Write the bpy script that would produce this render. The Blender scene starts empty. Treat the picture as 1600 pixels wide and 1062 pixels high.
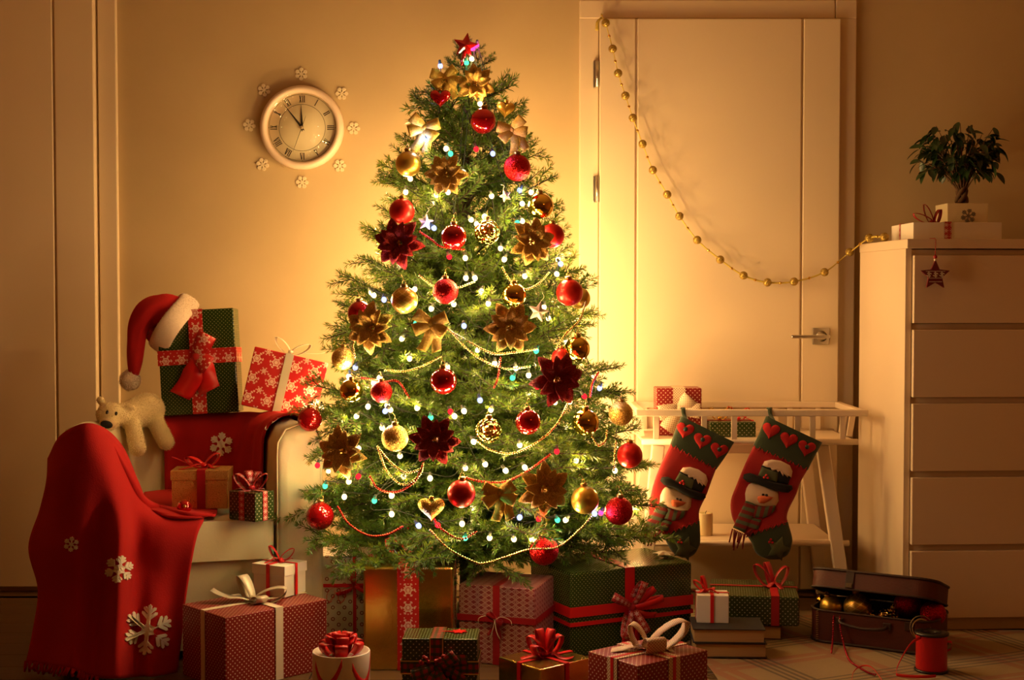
import bpy, bmesh, math, random
from math import sin, cos, pi, radians as R, sqrt, atan2, hypot
from mathutils import Vector as V, Matrix, Euler
from mathutils.bvhtree import BVHTree
random.seed(7)
sc = bpy.context.scene
COL = sc.collection

# ------------------------------------------------------------ camera
F_PX = 2190.0; W_PX, H_PX = 1600, 1062; EYE = 1.05
PITCH = math.atan(76 / F_PX)
cam_data = bpy.data.cameras.new('camera'); cam = bpy.data.objects.new('camera', cam_data); COL.objects.link(cam)
cam_data.sensor_width = 36.0; cam_data.lens = 36.0 * F_PX / W_PX; cam_data.clip_start = 0.05
cam.location = (0, 0, EYE); cam.rotation_euler = (pi / 2 - PITCH, 0, 0)
sc.camera = cam
# ------------------------------------------------------------ exposure, world, added fill light
sc.view_settings.view_transform = 'Standard'; sc.view_settings.look = 'None'
sc.view_settings.gamma = 1.0; sc.view_settings.use_curve_mapping = False
sc.view_settings.exposure = 0.0
sc.cycles.max_bounces = 7; sc.cycles.diffuse_bounces = 4; sc.cycles.glossy_bounces = 4
sc.cycles.transparent_max_bounces = 8; sc.cycles.transmission_bounces = 4
sc.cycles.sample_clamp_indirect = 4.0; sc.cycles.caustics_reflective = False; sc.cycles.caustics_refractive = False
world = bpy.data.worlds.new('world'); sc.world = world; world.use_nodes = True
world.node_tree.nodes['Background'].inputs[0].default_value = (1.0, 0.62, 0.28, 1)
world.node_tree.nodes['Background'].inputs[1].default_value = 0.02
FILL_W = 3.2          # dim warm fill light added out of view, high behind the camera
BULB_W = 0.80         # each warm fairy light
BACK_W = 1.45          # fairy lights at the rear of the tree
WARM = (1.0, 0.57, 0.20)
ld = bpy.data.lights.new('fill_light', 'AREA'); ld.shape = 'DISK'; ld.size = 0.9; ld.energy = FILL_W; ld.color = (1.0, 0.40, 0.09)
lo = bpy.data.objects.new('fill_light', ld); COL.objects.link(lo); lo.location = (1.8, 0.6, 2.3)
lo.rotation_euler = (V((0.9, 4.2, 0.5)) - V(lo.location)).to_track_quat('-Z', 'Y').to_euler()

# ------------------------------------------------------------ projection of photo points to points in the room
_cp, _sp = cos(PITCH), sin(PITCH)
def ray(px, py):
    a = (px - W_PX / 2) / F_PX; b = (H_PX / 2 - py) / F_PX
    return V((a, _cp + b * _sp, -_sp + b * _cp))
def P(px, py, Y):
    d = ray(px, py); t = Y / d.y
    return V((d.x * t, Y, EYE + d.z * t))
def PZ(px, py, z):
    d = ray(px, py); t = (z - EYE) / d.z
    return V((d.x * t, d.y * t, z))

# ------------------------------------------------------------ mesh collector
class MB:
    def __init__(s): s.v = []; s.f = []; s.mi = []; s.sm = []; s.uv = []
    def add(s, vs, fs, mi=0, smooth=False, uvs=None):
        o = len(s.v); s.v.extend([tuple(v) for v in vs])
        for f in fs:
            s.f.append([i + o for i in f]); s.mi.append(mi); s.sm.append(smooth)
            s.uv.append([uvs[i] for i in f] if uvs else None)
        return s
    def box(s, x0, x1, y0, y1, z0, z1, mi=0, M=None):
        vs = [V((x, y, z)) for z in (z0, z1) for y in (y0, y1) for x in (x0, x1)]
        if M: vs = [M @ v for v in vs]
        return s.add(vs, [(0, 2, 3, 1), (4, 5, 7, 6), (0, 1, 5, 4), (2, 6, 7, 3), (0, 4, 6, 2), (1, 3, 7, 5)], mi)
    def bar(s, a, b, w, d, mi=0, up=V((0, 0, 1))):     # box section from a to b
        a = V(a); b = V(b); z = (b - a); L = z.length; z.normalize()
        x = z.cross(up)
        if x.length < 1e-4: x = V((1, 0, 0))
        x.normalize(); y = z.cross(x)
        M = Matrix((x, y, z)).transposed().to_4x4(); M.translation = a
        return s.box(-w / 2, w / 2, -d / 2, d / 2, 0, L, mi, M)
    def tube(s, pts, r, seg=6, mi=0, closed=False, cap=True):
        pts = [V(p) for p in pts]; n = len(pts)
        rs = r if isinstance(r, (list, tuple)) else [r] * n
        up = V((0.123, 0.2, 0.97)); vs = []; fs = []
        for i, p in enumerate(pts):
            t = (pts[(i + 1) % n] - pts[i - 1]) if closed else (pts[min(i + 1, n - 1)] - pts[max(i - 1, 0)])
            if t.length < 1e-9: t = V((0, 0, 1))
            t.normalize()
            x = up - t * up.dot(t)
            if x.length < 1e-3: x = V((1, 0, 0)) - t * t.x
            x.normalize(); up = x; y = t.cross(x)
            for k in range(seg):
                a = 2 * pi * k / seg; vs.append(p + (x * cos(a) + y * sin(a)) * rs[i])
        m = n if closed else n - 1
        for i in range(m):
            j = (i + 1) % n
            for k in range(seg):
                l = (k + 1) % seg; fs.append((i * seg + k, i * seg + l, j * seg + l, j * seg + k))
        if cap and not closed:
            fs.append(tuple(range(seg))[::-1]); fs.append(tuple((n - 1) * seg + k for k in range(seg)))
        return s.add(vs, fs, mi, True)
    def lathe(s, prof, seg=24, mi=0, M=None, smooth=True, cap=True):   # profile of (radius, z)
        vs = []; fs = []; n = len(prof)
        for r, z in prof:
            for k in range(seg):
                a = 2 * pi * k / seg; vs.append(V((r * cos(a), r * sin(a), z)))
        if M: vs = [M @ v for v in vs]
        for i in range(n - 1):
            for k in range(seg):
                l = (k + 1) % seg; fs.append((i * seg + k, i * seg + l, (i + 1) * seg + l, (i + 1) * seg + k))
        if cap and prof[0][0] > 1e-6: fs.append(tuple(range(seg))[::-1])
        if cap and prof[-1][0] > 1e-6: fs.append(tuple((n - 1) * seg + k for k in range(seg)))
        return s.add(vs, fs, mi, smooth)
    def ball(s, c, r, seg=12, ring=8, sc3=(1, 1, 1), mi=0, M=None):
        c = V(c)
        prof = [(max(sin(pi * i / ring), 1e-7), -cos(pi * i / ring)) for i in range(ring + 1)]
        T = Matrix.Translation(c) @ (M if M else Matrix()) @ Matrix.Diagonal((r * sc3[0], r * sc3[1], r * sc3[2], 1))
        return s.lathe(prof, seg, mi, T)
    def prism(s, poly, z0, z1, mi=0, M=None, smooth=False):    # outline in x,y
        n = len(poly); vs = [V((p[0], p[1], z0)) for p in poly] + [V((p[0], p[1], z1)) for p in poly]
        if M: vs = [M @ v for v in vs]
        s.add(vs, [tuple(range(n))[::-1], tuple(range(n, 2 * n))], mi)
        return s.add(vs, [(i, (i + 1) % n, n + (i + 1) % n, n + i) for i in range(n)], mi, smooth)
    def grid(s, g, mi=0, thick=0.0, uv=None, smooth=True):
        nr, nc = len(g), len(g[0]); g = [[V(p) for p in row] for row in g]
        if uv is None:
            uv = []; acc = 0
            for i in range(nr):
                if i: acc += (g[i][nc // 2] - g[i - 1][nc // 2]).length
                row = [0]
                for j in range(1, nc): row.append(row[-1] + (g[i][j] - g[i][j - 1]).length)
                uv.append([(x - row[-1] / 2, acc) for x in row])
        U = [q for row in uv for q in row]
        fs = [(i * nc + j, i * nc + j + 1, (i + 1) * nc + j + 1, (i + 1) * nc + j) for i in range(nr - 1) for j in range(nc - 1)]
        flat = [p for row in g for p in row]
        if thick <= 0: return s.add(flat, fs, mi, smooth, U)
        nrm = []
        for i in range(nr):
            for j in range(nc):
                a = g[min(i + 1, nr - 1)][j] - g[max(i - 1, 0)][j]; b = g[i][min(j + 1, nc - 1)] - g[i][max(j - 1, 0)]
                n = b.cross(a)
                nrm.append(n.normalized() if n.length > 1e-12 else V((0, 0, 1)))
        back = [p + n * thick for p, n in zip(flat, nrm)]; o = nr * nc
        fs2 = fs + [tuple(i + o for i in f[::-1]) for f in fs]
        rim = [i for i in range(nc)] + [i * nc + nc - 1 for i in range(1, nr)] + [(nr - 1) * nc + j for j in range(nc - 2, -1, -1)] + [i * nc for i in range(nr - 2, 0, -1)]
        m = len(rim)
        fs2 += [(rim[i], rim[i] + o, rim[(i + 1) % m] + o, rim[(i + 1) % m]) for i in range(m)]
        return s.add(flat + back, fs2, mi, smooth, U + U)
    def mesh(s, name, mats, boxuv=False, offset=None):
        me = bpy.data.meshes.new(name)
        vs = [(V(v) - offset) for v in s.v] if offset else s.v
        me.from_pydata([tuple(v) for v in vs], [], s.f)
        for m in (mats if isinstance(mats, (list, tuple)) else [mats]): me.materials.append(m)
        me.polygons.foreach_set('material_index', s.mi); me.polygons.foreach_set('use_smooth', s.sm)
        if boxuv or any(u is not None for u in s.uv):
            ul = me.uv_layers.new(name='UVMap'); buf = []
            for pi_, p in enumerate(me.polygons):
                u = s.uv[pi_]
                if u is None:
                    n = p.normal; ax = max(range(3), key=lambda k: abs(n[k]))
                    for vi in p.vertices:
                        c = me.vertices[vi].co
                        buf.extend((c.y, c.z) if ax == 0 else (c.x, c.z) if ax == 1 else (c.x, c.y))
                else:
                    for q in u: buf.extend(q)
            ul.data.foreach_set('uv', buf)
        me.update(); return me
    def build(s, name, mats, parent=None, world=False, boxuv=False, bevel=0, bseg=2, subsurf=0, label=None, kind=None, loc=None):
        me = s.mesh(name, mats, boxuv)
        if world and parent is not None: me.transform(wm(parent).inverted())
        return link(name, me, parent, bevel, bseg, subsurf, label, kind, loc)

def link(name, me, parent=None, bevel=0, bseg=2, subsurf=0, label=None, kind=None, loc=None):
    o = bpy.data.objects.new(name, me); COL.objects.link(o)
    if parent is not None: o.parent = parent
    if loc is not None: o.location = loc
    if bevel:
        m = o.modifiers.new('bevel', 'BEVEL'); m.width = bevel; m.segments = bseg; m.limit_method = 'ANGLE'; m.angle_limit = R(35)
    if subsurf:
        m = o.modifiers.new('sub', 'SUBSURF'); m.levels = subsurf; m.render_levels = subsurf
    if label: o['label'] = label
    if kind: o['kind'] = kind
    return o

def wm(o):
    M = o.matrix_basis.copy()
    while o.parent: o = o.parent; M = o.matrix_basis @ M
    return M
def tag(o, label=None, cat=None, group=None, kind=None):
    if label: o['label'] = label
    if cat: o['category'] = cat
    if group: o['group'] = group
    if kind: o['kind'] = kind
    return o
def thing(name, label, cat, loc=(0, 0, 0), rz=0.0, group=None, rot=None):
    o = bpy.data.objects.new(name, None); COL.objects.link(o); o.empty_display_size = 0.05
    o.location = loc; o.rotation_euler = rot if rot else (0, 0, rz)
    return tag(o, label, cat, group)
KIDS = {}
def copy_tree(o, parent=None):
    c = o.copy(); COL.objects.link(c)
    if parent is not None: c.parent = parent
    for ch in [x for x in o.children]: copy_tree(ch, c)
    return c

# ------------------------------------------------------------ materials
def L(r, g, b):      # 0-255 sRGB to linear
    f = lambda c: (c / 255 / 12.92) if c / 255 <= 0.04045 else ((c / 255 + 0.055) / 1.055) ** 2.4
    return (f(r), f(g), f(b), 1)
class Mat:
    def __init__(s, name):
        s.m = bpy.data.materials.new(name); s.m.use_nodes = True; s.nt = s.m.node_tree
        s.b = s.nt.nodes['Principled BSDF']; s._uv = None; s.out = s.nt.nodes['Material Output']
    def node(s, typ, **kw):
        n = s.nt.nodes.new(typ)
        for k, v in kw.items(): setattr(n, k, v)
        return n
    def put(s, sock, v):
        if isinstance(v, bpy.types.NodeSocket): s.nt.links.new(v, sock)
        else: sock.default_value = v
    def ma(s, op, a, b=None, c=None):
        n = s.node('ShaderNodeMath', operation=op)
        for i, v in enumerate((a, b, c)):
            if v is not None: s.put(n.inputs[i], v)
        return n.outputs[0]
    def uv(s):
        if s._uv is None:
            n = s.node('ShaderNodeUVMap'); x = s.node('ShaderNodeSeparateXYZ'); s.nt.links.new(n.outputs[0], x.inputs[0])
            s._uv = (x.outputs[0], x.outputs[1])
        return s._uv
    def mix(s, fac, a, b):
        n = s.node('ShaderNodeMix', data_type='RGBA')
        s.put(n.inputs['Factor'], fac); s.put(n.inputs[6], a); s.put(n.inputs[7], b)
        return n.outputs[2]
    def coord(s, scale, kind='Object', sc3=None):
        t = s.node('ShaderNodeTexCoord'); mp = s.node('ShaderNodeMapping'); s.nt.links.new(t.outputs[kind], mp.inputs[0])
        mp.inputs['Scale'].default_value = sc3 if sc3 else (scale, scale, scale); return mp.outputs[0]
    def noise(s, scale, detail=3, rough=0.5, sc3=None, kind='Object'):
        n = s.node('ShaderNodeTexNoise'); s.nt.links.new(s.coord(scale, kind, sc3), n.inputs['Vector'])
        n.inputs['Scale'].default_value = 1.0; n.inputs['Detail'].default_value = detail; n.inputs['Roughness'].default_value = rough
        return n.outputs[0]
    def vor(s, scale, out='Distance', kind='Object'):
        n = s.node('ShaderNodeTexVoronoi'); s.nt.links.new(s.coord(scale, kind), n.inputs['Vector']); n.inputs['Scale'].default_value = 1.0
        return n.outputs[out]
    def bump(s, h, strength=0.3, dist=0.002):
        n = s.node('ShaderNodeBump'); s.put(n.inputs['Height'], h); n.inputs['Strength'].default_value = strength; n.inputs['Distance'].default_value = dist
        s.nt.links.new(n.outputs[0], s.b.inputs['Normal']); return s
    def set(s, col=None, rough=None, metal=None, **kw):
        if col is not None: s.put(s.b.inputs['Base Color'], col)
        if rough is not None: s.put(s.b.inputs['Roughness'], rough)
        if metal is not None: s.put(s.b.inputs['Metallic'], metal)
        for k, v in kw.items(): s.put(s.b.inputs[k.replace('_', ' ')], v)
        return s
    # flat printed patterns; uv in metres
    def dots(s, sp, r):
        u, v = s.uv()
        a = s.ma('FRACT', s.ma('DIVIDE', s.ma('ADD', u, v), sp)); b = s.ma('FRACT', s.ma('DIVIDE', s.ma('SUBTRACT', u, v), sp))
        a = s.ma('SUBTRACT', a, 0.5); b = s.ma('SUBTRACT', b, 0.5)
        d = s.ma('SQRT', s.ma('ADD', s.ma('MULTIPLY', a, a), s.ma('MULTIPLY', b, b)))
        return d if r is None else s.ma('LESS_THAN', d, r)
    def cell(s, sp, ou=0.0, ov=0.0, u=None, v=None):
        if u is None: u, v = s.uv()
        a = s.ma('SUBTRACT', s.ma('FRACT', s.ma('DIVIDE', s.ma('ADD', u, ou), sp)), 0.5)
        b = s.ma('SUBTRACT', s.ma('FRACT', s.ma('DIVIDE', s.ma('ADD', v, ov), sp)), 0.5)
        return a, b
    def flakes(s, sp, r, ou=0, ov=0, thin=0.10, core=0.25):
        a, b = s.cell(sp, ou, ov)
        d = s.ma('SQRT', s.ma('ADD', s.ma('MULTIPLY', a, a), s.ma('MULTIPLY', b, b)))
        th = s.ma('ARCTAN2', b, a)
        k = s.ma('ABSOLUTE', s.ma('SINE', s.ma('MULTIPLY', th, 3.0)))
        arm = s.ma('LESS_THAN', s.ma('MULTIPLY', k, d), thin * r)               # six thin arms
        k2 = s.ma('ABSOLUTE', s.ma('COSINE', s.ma('MULTIPLY', th, 3.0)))
        band = s.ma('MULTIPLY', s.ma('LESS_THAN', s.ma('ABSOLUTE', s.ma('SUBTRACT', d, s.ma('ADD', r * 0.62, s.ma('MULTIPLY', k, -0.22 * r)))), r * 0.09), 1.0)
        inside = s.ma('LESS_THAN', d, r)
        c = s.ma('LESS_THAN', d, r * core)
        tip = s.ma('MULTIPLY', s.ma('LESS_THAN', s.ma('ABSOLUTE', s.ma('SUBTRACT', d, r * 0.85)), r * 0.07), s.ma('LESS_THAN', k, 0.6))
        m = s.ma('MAXIMUM', s.ma('MAXIMUM', arm, band), s.ma('MAXIMUM', c, tip))
        return s.ma('MULTIPLY', m, inside)

def simple(name, col, rough=0.5, metal=0.0, bump=None, **kw):
    m = Mat(name); m.set(col, rough, metal, **kw)
    if bump: m.bump(m.noise(bump[0]), bump[1], bump[2] if len(bump) > 2 else 0.002)
    return m.m
def paper_dots(name, base, dot, sp, r, rough=0.35, metal=0.0):
    m = Mat(name); m.set(m.mix(m.dots(sp, r), base, dot), rough, metal); m.bump(m.noise(14, 2), 0.12, 0.004); return m.m
def glitter(name, c1, c2, scale=900, metal=0.8):
    m = Mat(name); n = m.vor(scale, 'Color'); x = m.node('ShaderNodeSeparateXYZ'); m.nt.links.new(n, x.inputs[0])
    m.set(m.mix(x.outputs[0], c1, c2), m.ma('ADD', 0.22, m.ma('MULTIPLY', x.outputs[1], 0.35)), metal)
    vm = m.node('ShaderNodeVectorMath', operation='MULTIPLY_ADD'); m.nt.links.new(n, vm.inputs[0])
    vm.inputs[1].default_value = (1.0, 1.0, 1.0); g = m.node('ShaderNodeNewGeometry')
    vm2 = m.node('ShaderNodeVectorMath', operation='ADD'); m.nt.links.new(g.outputs['Normal'], vm2.inputs[0]); vm2.inputs[1].default_value = (-0.5, -0.5, -0.5)
    m.nt.links.new(vm2.outputs[0], vm.inputs[2]); nm = m.node('ShaderNodeVectorMath', operation='NORMALIZE'); m.nt.links.new(vm.outputs[0], nm.inputs[0])
    m.nt.links.new(nm.outputs[0], m.b.inputs['Normal']); return m.m

MT = {}
MT['stem'] = simple('twig_bark', (0.035, 0.022, 0.008, 1), 0.8)
MT['white_paint'] = simple('white_paint', (0.74, 0.60, 0.45, 1), 0.42, bump=(60, 0.05))
MT['door_paint'] = simple('door_paint', (0.76, 0.62, 0.44, 1), 0.5, bump=(60, 0.05))
MT['dark_gap'] = simple('dark_gap', (0.05, 0.03, 0.015, 1), 0.9)
MT['chrome'] = simple('brushed_nickel', (0.62, 0.58, 0.52, 1), 0.28, 1.0)
MT['cream_fabric'] = simple('cream_fabric', (0.66, 0.56, 0.36, 1), 0.9, bump=(90, 0.25), Sheen_Weight=0.2)
MT['red_fleece'] = simple('red_fleece', (0.40, 0.0015, 0.003, 1), 0.95, bump=(250, 0.3), Sheen_Weight=0.25, Sheen_Tint=(1, 0.05, 0.03, 1))
MT['felt_white'] = simple('white_felt', (0.78, 0.72, 0.62, 1), 0.95, bump=(300, 0.3))
MT['red_ribbon'] = simple('red_satin', (0.62, 0.008, 0.010, 1), 0.38, bump=(80, 0.1))
MT['dark_red_ribbon'] = simple('dark_red_satin', (0.33, 0.006, 0.012, 1), 0.45)
MT['cream_ribbon'] = simple('cream_ribbon', (0.78, 0.70, 0.56, 1), 0.5, bump=(400, 0.2))
MT['silver_ribbon'] = simple('silver_organza', (0.66, 0.60, 0.46, 1), 0.45, 0.35, bump=(500, 0.3))
MT['white_card'] = simple('white_card', (0.80, 0.74, 0.66, 1), 0.6)
MT['gold_metal'] = simple('gold_metal', (0.80, 0.50, 0.10, 1), 0.22, 1.0)
MT['black'] = simple('black_plastic', (0.008, 0.007, 0.007, 1), 0.3)
MT['black_felt'] = simple('black_felt', (0.008, 0.007, 0.007, 1), 0.9)

# ------------------------------------------------------------ small geometry helpers
def cr(p0, p1, p2, p3, t):
    return 0.5 * ((2 * p1) + (p2 - p0) * t + (2 * p0 - 5 * p1 + 4 * p2 - p3) * t * t + (3 * p1 - p0 - 3 * p2 + p3) * t ** 3)
def spline(pts, n, closed=False):
    pts = [V(p) for p in pts]; m = len(pts); out = []
    segs = m if closed else m - 1
    for i in range(segs):
        if closed: a, b, c, d = pts[i - 1], pts[i], pts[(i + 1) % m], pts[(i + 2) % m]
        else:
            b, c = pts[i], pts[i + 1]; a = pts[i - 1] if i else b * 2 - c; d = pts[i + 2] if i + 2 < m else c * 2 - b
        for k in range(n): out.append(cr(a, b, c, d, k / n))
    if not closed: out.append(pts[-1])
    return out
def loft(net, nr, nc):            # smooth surface through a control net
    rows = [spline(r, nc) for r in net]
    cols = [spline([r[j] for r in rows], nr) for j in range(len(rows[0]))]
    return [[cols[j][i] for j in range(len(cols))] for i in range(len(cols[0]))]
def star_poly(r, k=0.45, n=5, rot=0.0):
    return [(sin(pi * i / n + rot) * (r if i % 2 == 0 else r * k), cos(pi * i / n + rot) * (r if i % 2 == 0 else r * k)) for i in range(2 * n)]
def heart_poly(r, n=28):
    out = []
    for i in range(n):
        t = 2 * pi * i / n
        out.append((r * sin(t) ** 3, r * (13 * cos(t) - 5 * cos(2 * t) - 2 * cos(3 * t) - cos(4 * t)) / 16.5))
    return out
def flake_pieces(r, w=0.10, rot=0.0, core=0.3):  # flat felt snowflake as overlapping outlines
    ps = [star_poly(r * core, 0.72, 6, rot)]
    for k in range(6):
        a = rot + k * pi / 3; c, s_ = cos(a), sin(a)
        def T(x, y): return (x * s_ + y * c, x * c - y * s_)
        h = w * r / 2
        ps.append([T(-0 + r * .1, -h), T(r * 0.96, -h), T(r, 0), T(r * .96, h), T(r * .1, h)])
        for base, ln in ((0.45, 0.34), (0.68, 0.26)):
            for sg in (-1, 1):
                b = R(48) * sg; dx, dy = cos(b), sin(b); q = r * base
                ps.append([T(q - dy * h * -1, dx * h * -1), T(q + dx * ln * r + dy * h, dy * ln * r - dx * h), T(q + dx * (ln * r + h), dy * (ln * r + h)), T(q + dx * ln * r - dy * h, dy * ln * r + dx * h), T(q - dy * h, dx * h)])
    return ps
# ============================================================ THE ROOM
YW = 4.90
m = Mat('plaster'); n1 = m.noise(1.6, 4, 0.55); n2 = m.noise(7.0, 4, 0.6)
m.set(m.mix(m.ma('ADD', m.ma('MULTIPLY', n1, 0.5), m.ma('MULTIPLY', n2, 0.5)), (0.48, 0.36, 0.195, 1), (0.58, 0.445, 0.26, 1)), 0.75)
m.bump(m.ma('ADD', m.noise(5, 5, 0.6), m.ma('MULTIPLY', m.noise(90, 2), 0.15)), 0.10, 0.01); MT['plaster'] = m.m
MT['ceiling'] = simple('ceiling_paint', (0.62, 0.48, 0.30, 1), 0.9)
def struct(name, mb, mat, **kw):
    o = mb.build(name, mat, **kw); o['kind'] = 'structure'; return o
MT['side_bounce'] = simple('ochre_bounce_tint', (0.45, 0.21, 0.055, 1), 0.85)  # ochre of the unseen walls, picked to turn their bounced light orange
XL, XR, YF, ZC = -2.55, 2.35, -0.7, 2.55
struct('wall_back', MB().box(XL, XR, YW, YW + .12, 0, ZC), MT['plaster'])
struct('wall_left', MB().box(XL - .12, XL, YF, YW + .12, 0, ZC), MT['side_bounce'])
struct('wall_right', MB().box(XR, XR + .12, YF, YW + .12, 0, ZC), MT['side_bounce'])
struct('wall_front', MB().box(XL, XR, YF - .12, YF, 0, ZC), MT['side_bounce'])
struct('ceiling', MB().box(XL - .12, XR + .12, YF - .12, YW + .12, ZC, ZC + .1), MT['ceiling'])
m = Mat('floor_wood'); info = m.node('ShaderNodeObjectInfo'); g = m.noise(1, 5, 0.6, (3, 42, 3))
c = m.mix(g, (0.085, 0.045, 0.018, 1), (0.17, 0.095, 0.04, 1))
c = m.mix(m.ma('MULTIPLY', info.outputs['Random'], 0.5), c, (0.12, 0.06, 0.022, 1)); m.set(c, 0.45); m.bump(g, 0.1); MT['floor_wood'] = m.m
floor = struct('floor', MB().box(XL, XR, YF, YW, -0.12, -0.012), MT['dark_gap'])
PW = 0.13; pl = MB().box(-.598, .598, -PW / 2 + .0012, PW / 2 - .0012, -0.012, 0).mesh('plank', MT['floor_wood'])
y = 3.24; row = 0
while y < YW - .02:
    x = XL + .6 - (row % 3) * .4
    while x < XR + .7:
        if x + .6 < XR + .1 and x - .6 > XL - .1:
            link('plank', pl, floor, loc=(x, min(y + PW / 2, YW - PW / 2), 0))
        x += 1.2
    y += PW; row += 1
far = MB()
y = YF
while y < 3.24 - .001:      # boards outside the picture, joined
    far.box(XL + .01, XR - .01, y + .0012, min(y + PW, 3.24) - .0012, -0.012, 0); y += PW
far.box(XL + .005, XL + .1, 3.24, YW, -.0125, -.0005).box(XR - .1, XR - .005, 3.24, YW, -.0125, -.0005)
far.build('plank_field', MT['floor_wood'], floor, kind='stuff')

def xw(px, Y=4.86): return (px - 800) * Y / F_PX
def zw(py, Y=4.86): return P(800, py, Y).z
# ---- right door
door1 = thing('door_1', 'white panelled door with nickel hinges and lever handle behind the tree', None); door1['kind'] = 'structure'
def door_board(par, name, x0, x1, z0, z1, y0, y1, bev=.004):
    MB().box(x0, x1, y0, y1, z0, z1).build(name, MT['door_paint'], par, bevel=bev)
lx0, lx1 = xw(936), xw(1310); lt = zw(29.5); lb = 0.012
fx0, fx1, ft = xw(905), xw(1337), zw(-2)
MB().box(fx0 + .01, fx1 - .01, YW - .012, YW, 0, ft - .01).build('door_backing', MT['door_paint'], door1)
door_board(door1, 'jamb', fx0, lx0 - .002, 0, ft - .062, YW - .022, YW)
door_board(door1, 'jamb', lx1 + .002, fx1, 0, ft - .062, YW - .022, YW)
door_board(door1, 'door_head', fx0 - .0, xw(1303), lt + .004, ft, YW - .024, YW)
door_board(door1, 'door_head', xw(1303) + .002, fx1, lt + .004, ft, YW - .024, YW)
leaf = MB().box(lx0, lx1, YW - .040, YW - .013, lb, lt).build('door_leaf', MT['door_paint'], door1, bevel=.003)
for a, b in ((936, 992), (994.5, 1249.5), (1252, 1310)):
    MB().box(xw(a) + .0005, xw(b) - .0005, YW - .048, YW - .040, lb, lt).build('panel', MT['door_paint'], leaf, bevel=.0035)
for py0, py1 in ((95, 136), (275, 316)):
    h = MB().box(xw(926.5), xw(931), YW - .036, YW - .022, zw(py1), zw(py0)).build('hinge', MT['chrome'], door1, bevel=.001)
    MB().tube([P(933.5, py0, 4.857), P(933.5, py1, 4.857)], .0065, 10).build('hinge_barrel', MT['chrome'], h)
hx = xw(1282); hz = zw(525)
han = MB().box(hx - .029, hx + .029, YW - .056, YW - .048, hz - .029, hz + .029).build('door_handle', MT['chrome'], door1, bevel=.002, label='square nickel rose with lever')
MB().lathe([(.019, 0), (.019, .006), (.011, .007), (.011, .044)], 20, M=Matrix.Translation((hx, YW - .056, hz)) @ Matrix.Rotation(pi / 2, 4, 'X')).build('lever_neck', MT['chrome'], han)
MB().box(xw(1231), hx + .02, YW - .108, YW - .094, hz - .006, hz + .006).build('lever', MT['chrome'], han, bevel=.004)
# ---- left door / tall flush panel
door2 = thing('door_2', 'tall white flush door with one groove at the left of the room', None); door2['kind'] = 'structure'
ztop = ZC - .02
MB().box(xw(-420), xw(152), YW - .012, YW, 0, ztop).build('door_backing', MT['door_paint'], door2)
leaf = MB().box(xw(-330), xw(151), YW - .040, YW - .013, .02, ztop - .05).build('door_leaf', MT['door_paint'], door2, bevel=.003)
for a, b in ((-330, -240), (-238, 87.5), (90, 151)):
    MB().box(xw(a) + .0005, xw(b) - .0005, YW - .048, YW - .040, .02, ztop - .05).build('panel', MT['door_paint'], leaf, bevel=.0035)
MB().box(xw(154), xw(183), YW - .022, YW, 0, ztop).build('jamb', MT['door_paint'], door2, bevel=.004)
# baseboards on the two bare stretches of wall
struct('baseboard_left', MB().box(xw(184), xw(904), YW - .014, YW, 0, .06), MT['door_paint'], bevel=.003)
struct('baseboard_right', MB().box(xw(1338), XR, YW - .014, YW, 0, .06), MT['door_paint'], bevel=.003)
# ============================================================ CHRISTMAS TREE
TX, TY = -0.14, 4.27
PROF = [(0.0, .50), (.25, .52), (.32, .56), (.42, .565), (.55, .54), (.77, .47), (1.0, .40), (1.2, .33), (1.41, .262), (1.55, .20), (1.68, .125), (1.77, .07), (1.86, .01)]
def trad(z):
    if z <= PROF[0][0]: return PROF[0][1]
    for (a, ra), (b, rb) in zip(PROF, PROF[1:]):
        if z <= b: return ra + (rb - ra) * (z - a) / (b - a)
    return 0.01
def TP(px, py, k=1.0):          # point of the tree's mantle seen at a photo point
    Y = TY - .3
    for _ in range(8):
        p = P(px, py, Y); r = trad(p.z) * k; dx = p.x - TX
        Y = TY - sqrt(max(r * r - dx * dx, 0.0))
    return P(px, py, Y)
m = Mat('needles'); info = m.node('ShaderNodeObjectInfo'); nn = m.noise(60, 1)
col = m.mix(nn, (0.018, 0.055, 0.007, 1), (0.060, 0.14, 0.016, 1))
m.set(col, 0.42); tr = m.node('ShaderNodeBsdfTranslucent'); m.put(tr.inputs[0], (0.30, 0.42, 0.035, 1))
mx = m.node('ShaderNodeMixShader'); mx.inputs[0].default_value = 0.26
m.nt.links.new(m.b.outputs[0], mx.inputs[1]); m.nt.links.new(tr.outputs[0], mx.inputs[2]); m.nt.links.new(mx.outputs[0], m.out.inputs[0]); MT['needles'] = m.m
rnd = random.Random(3)
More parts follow.
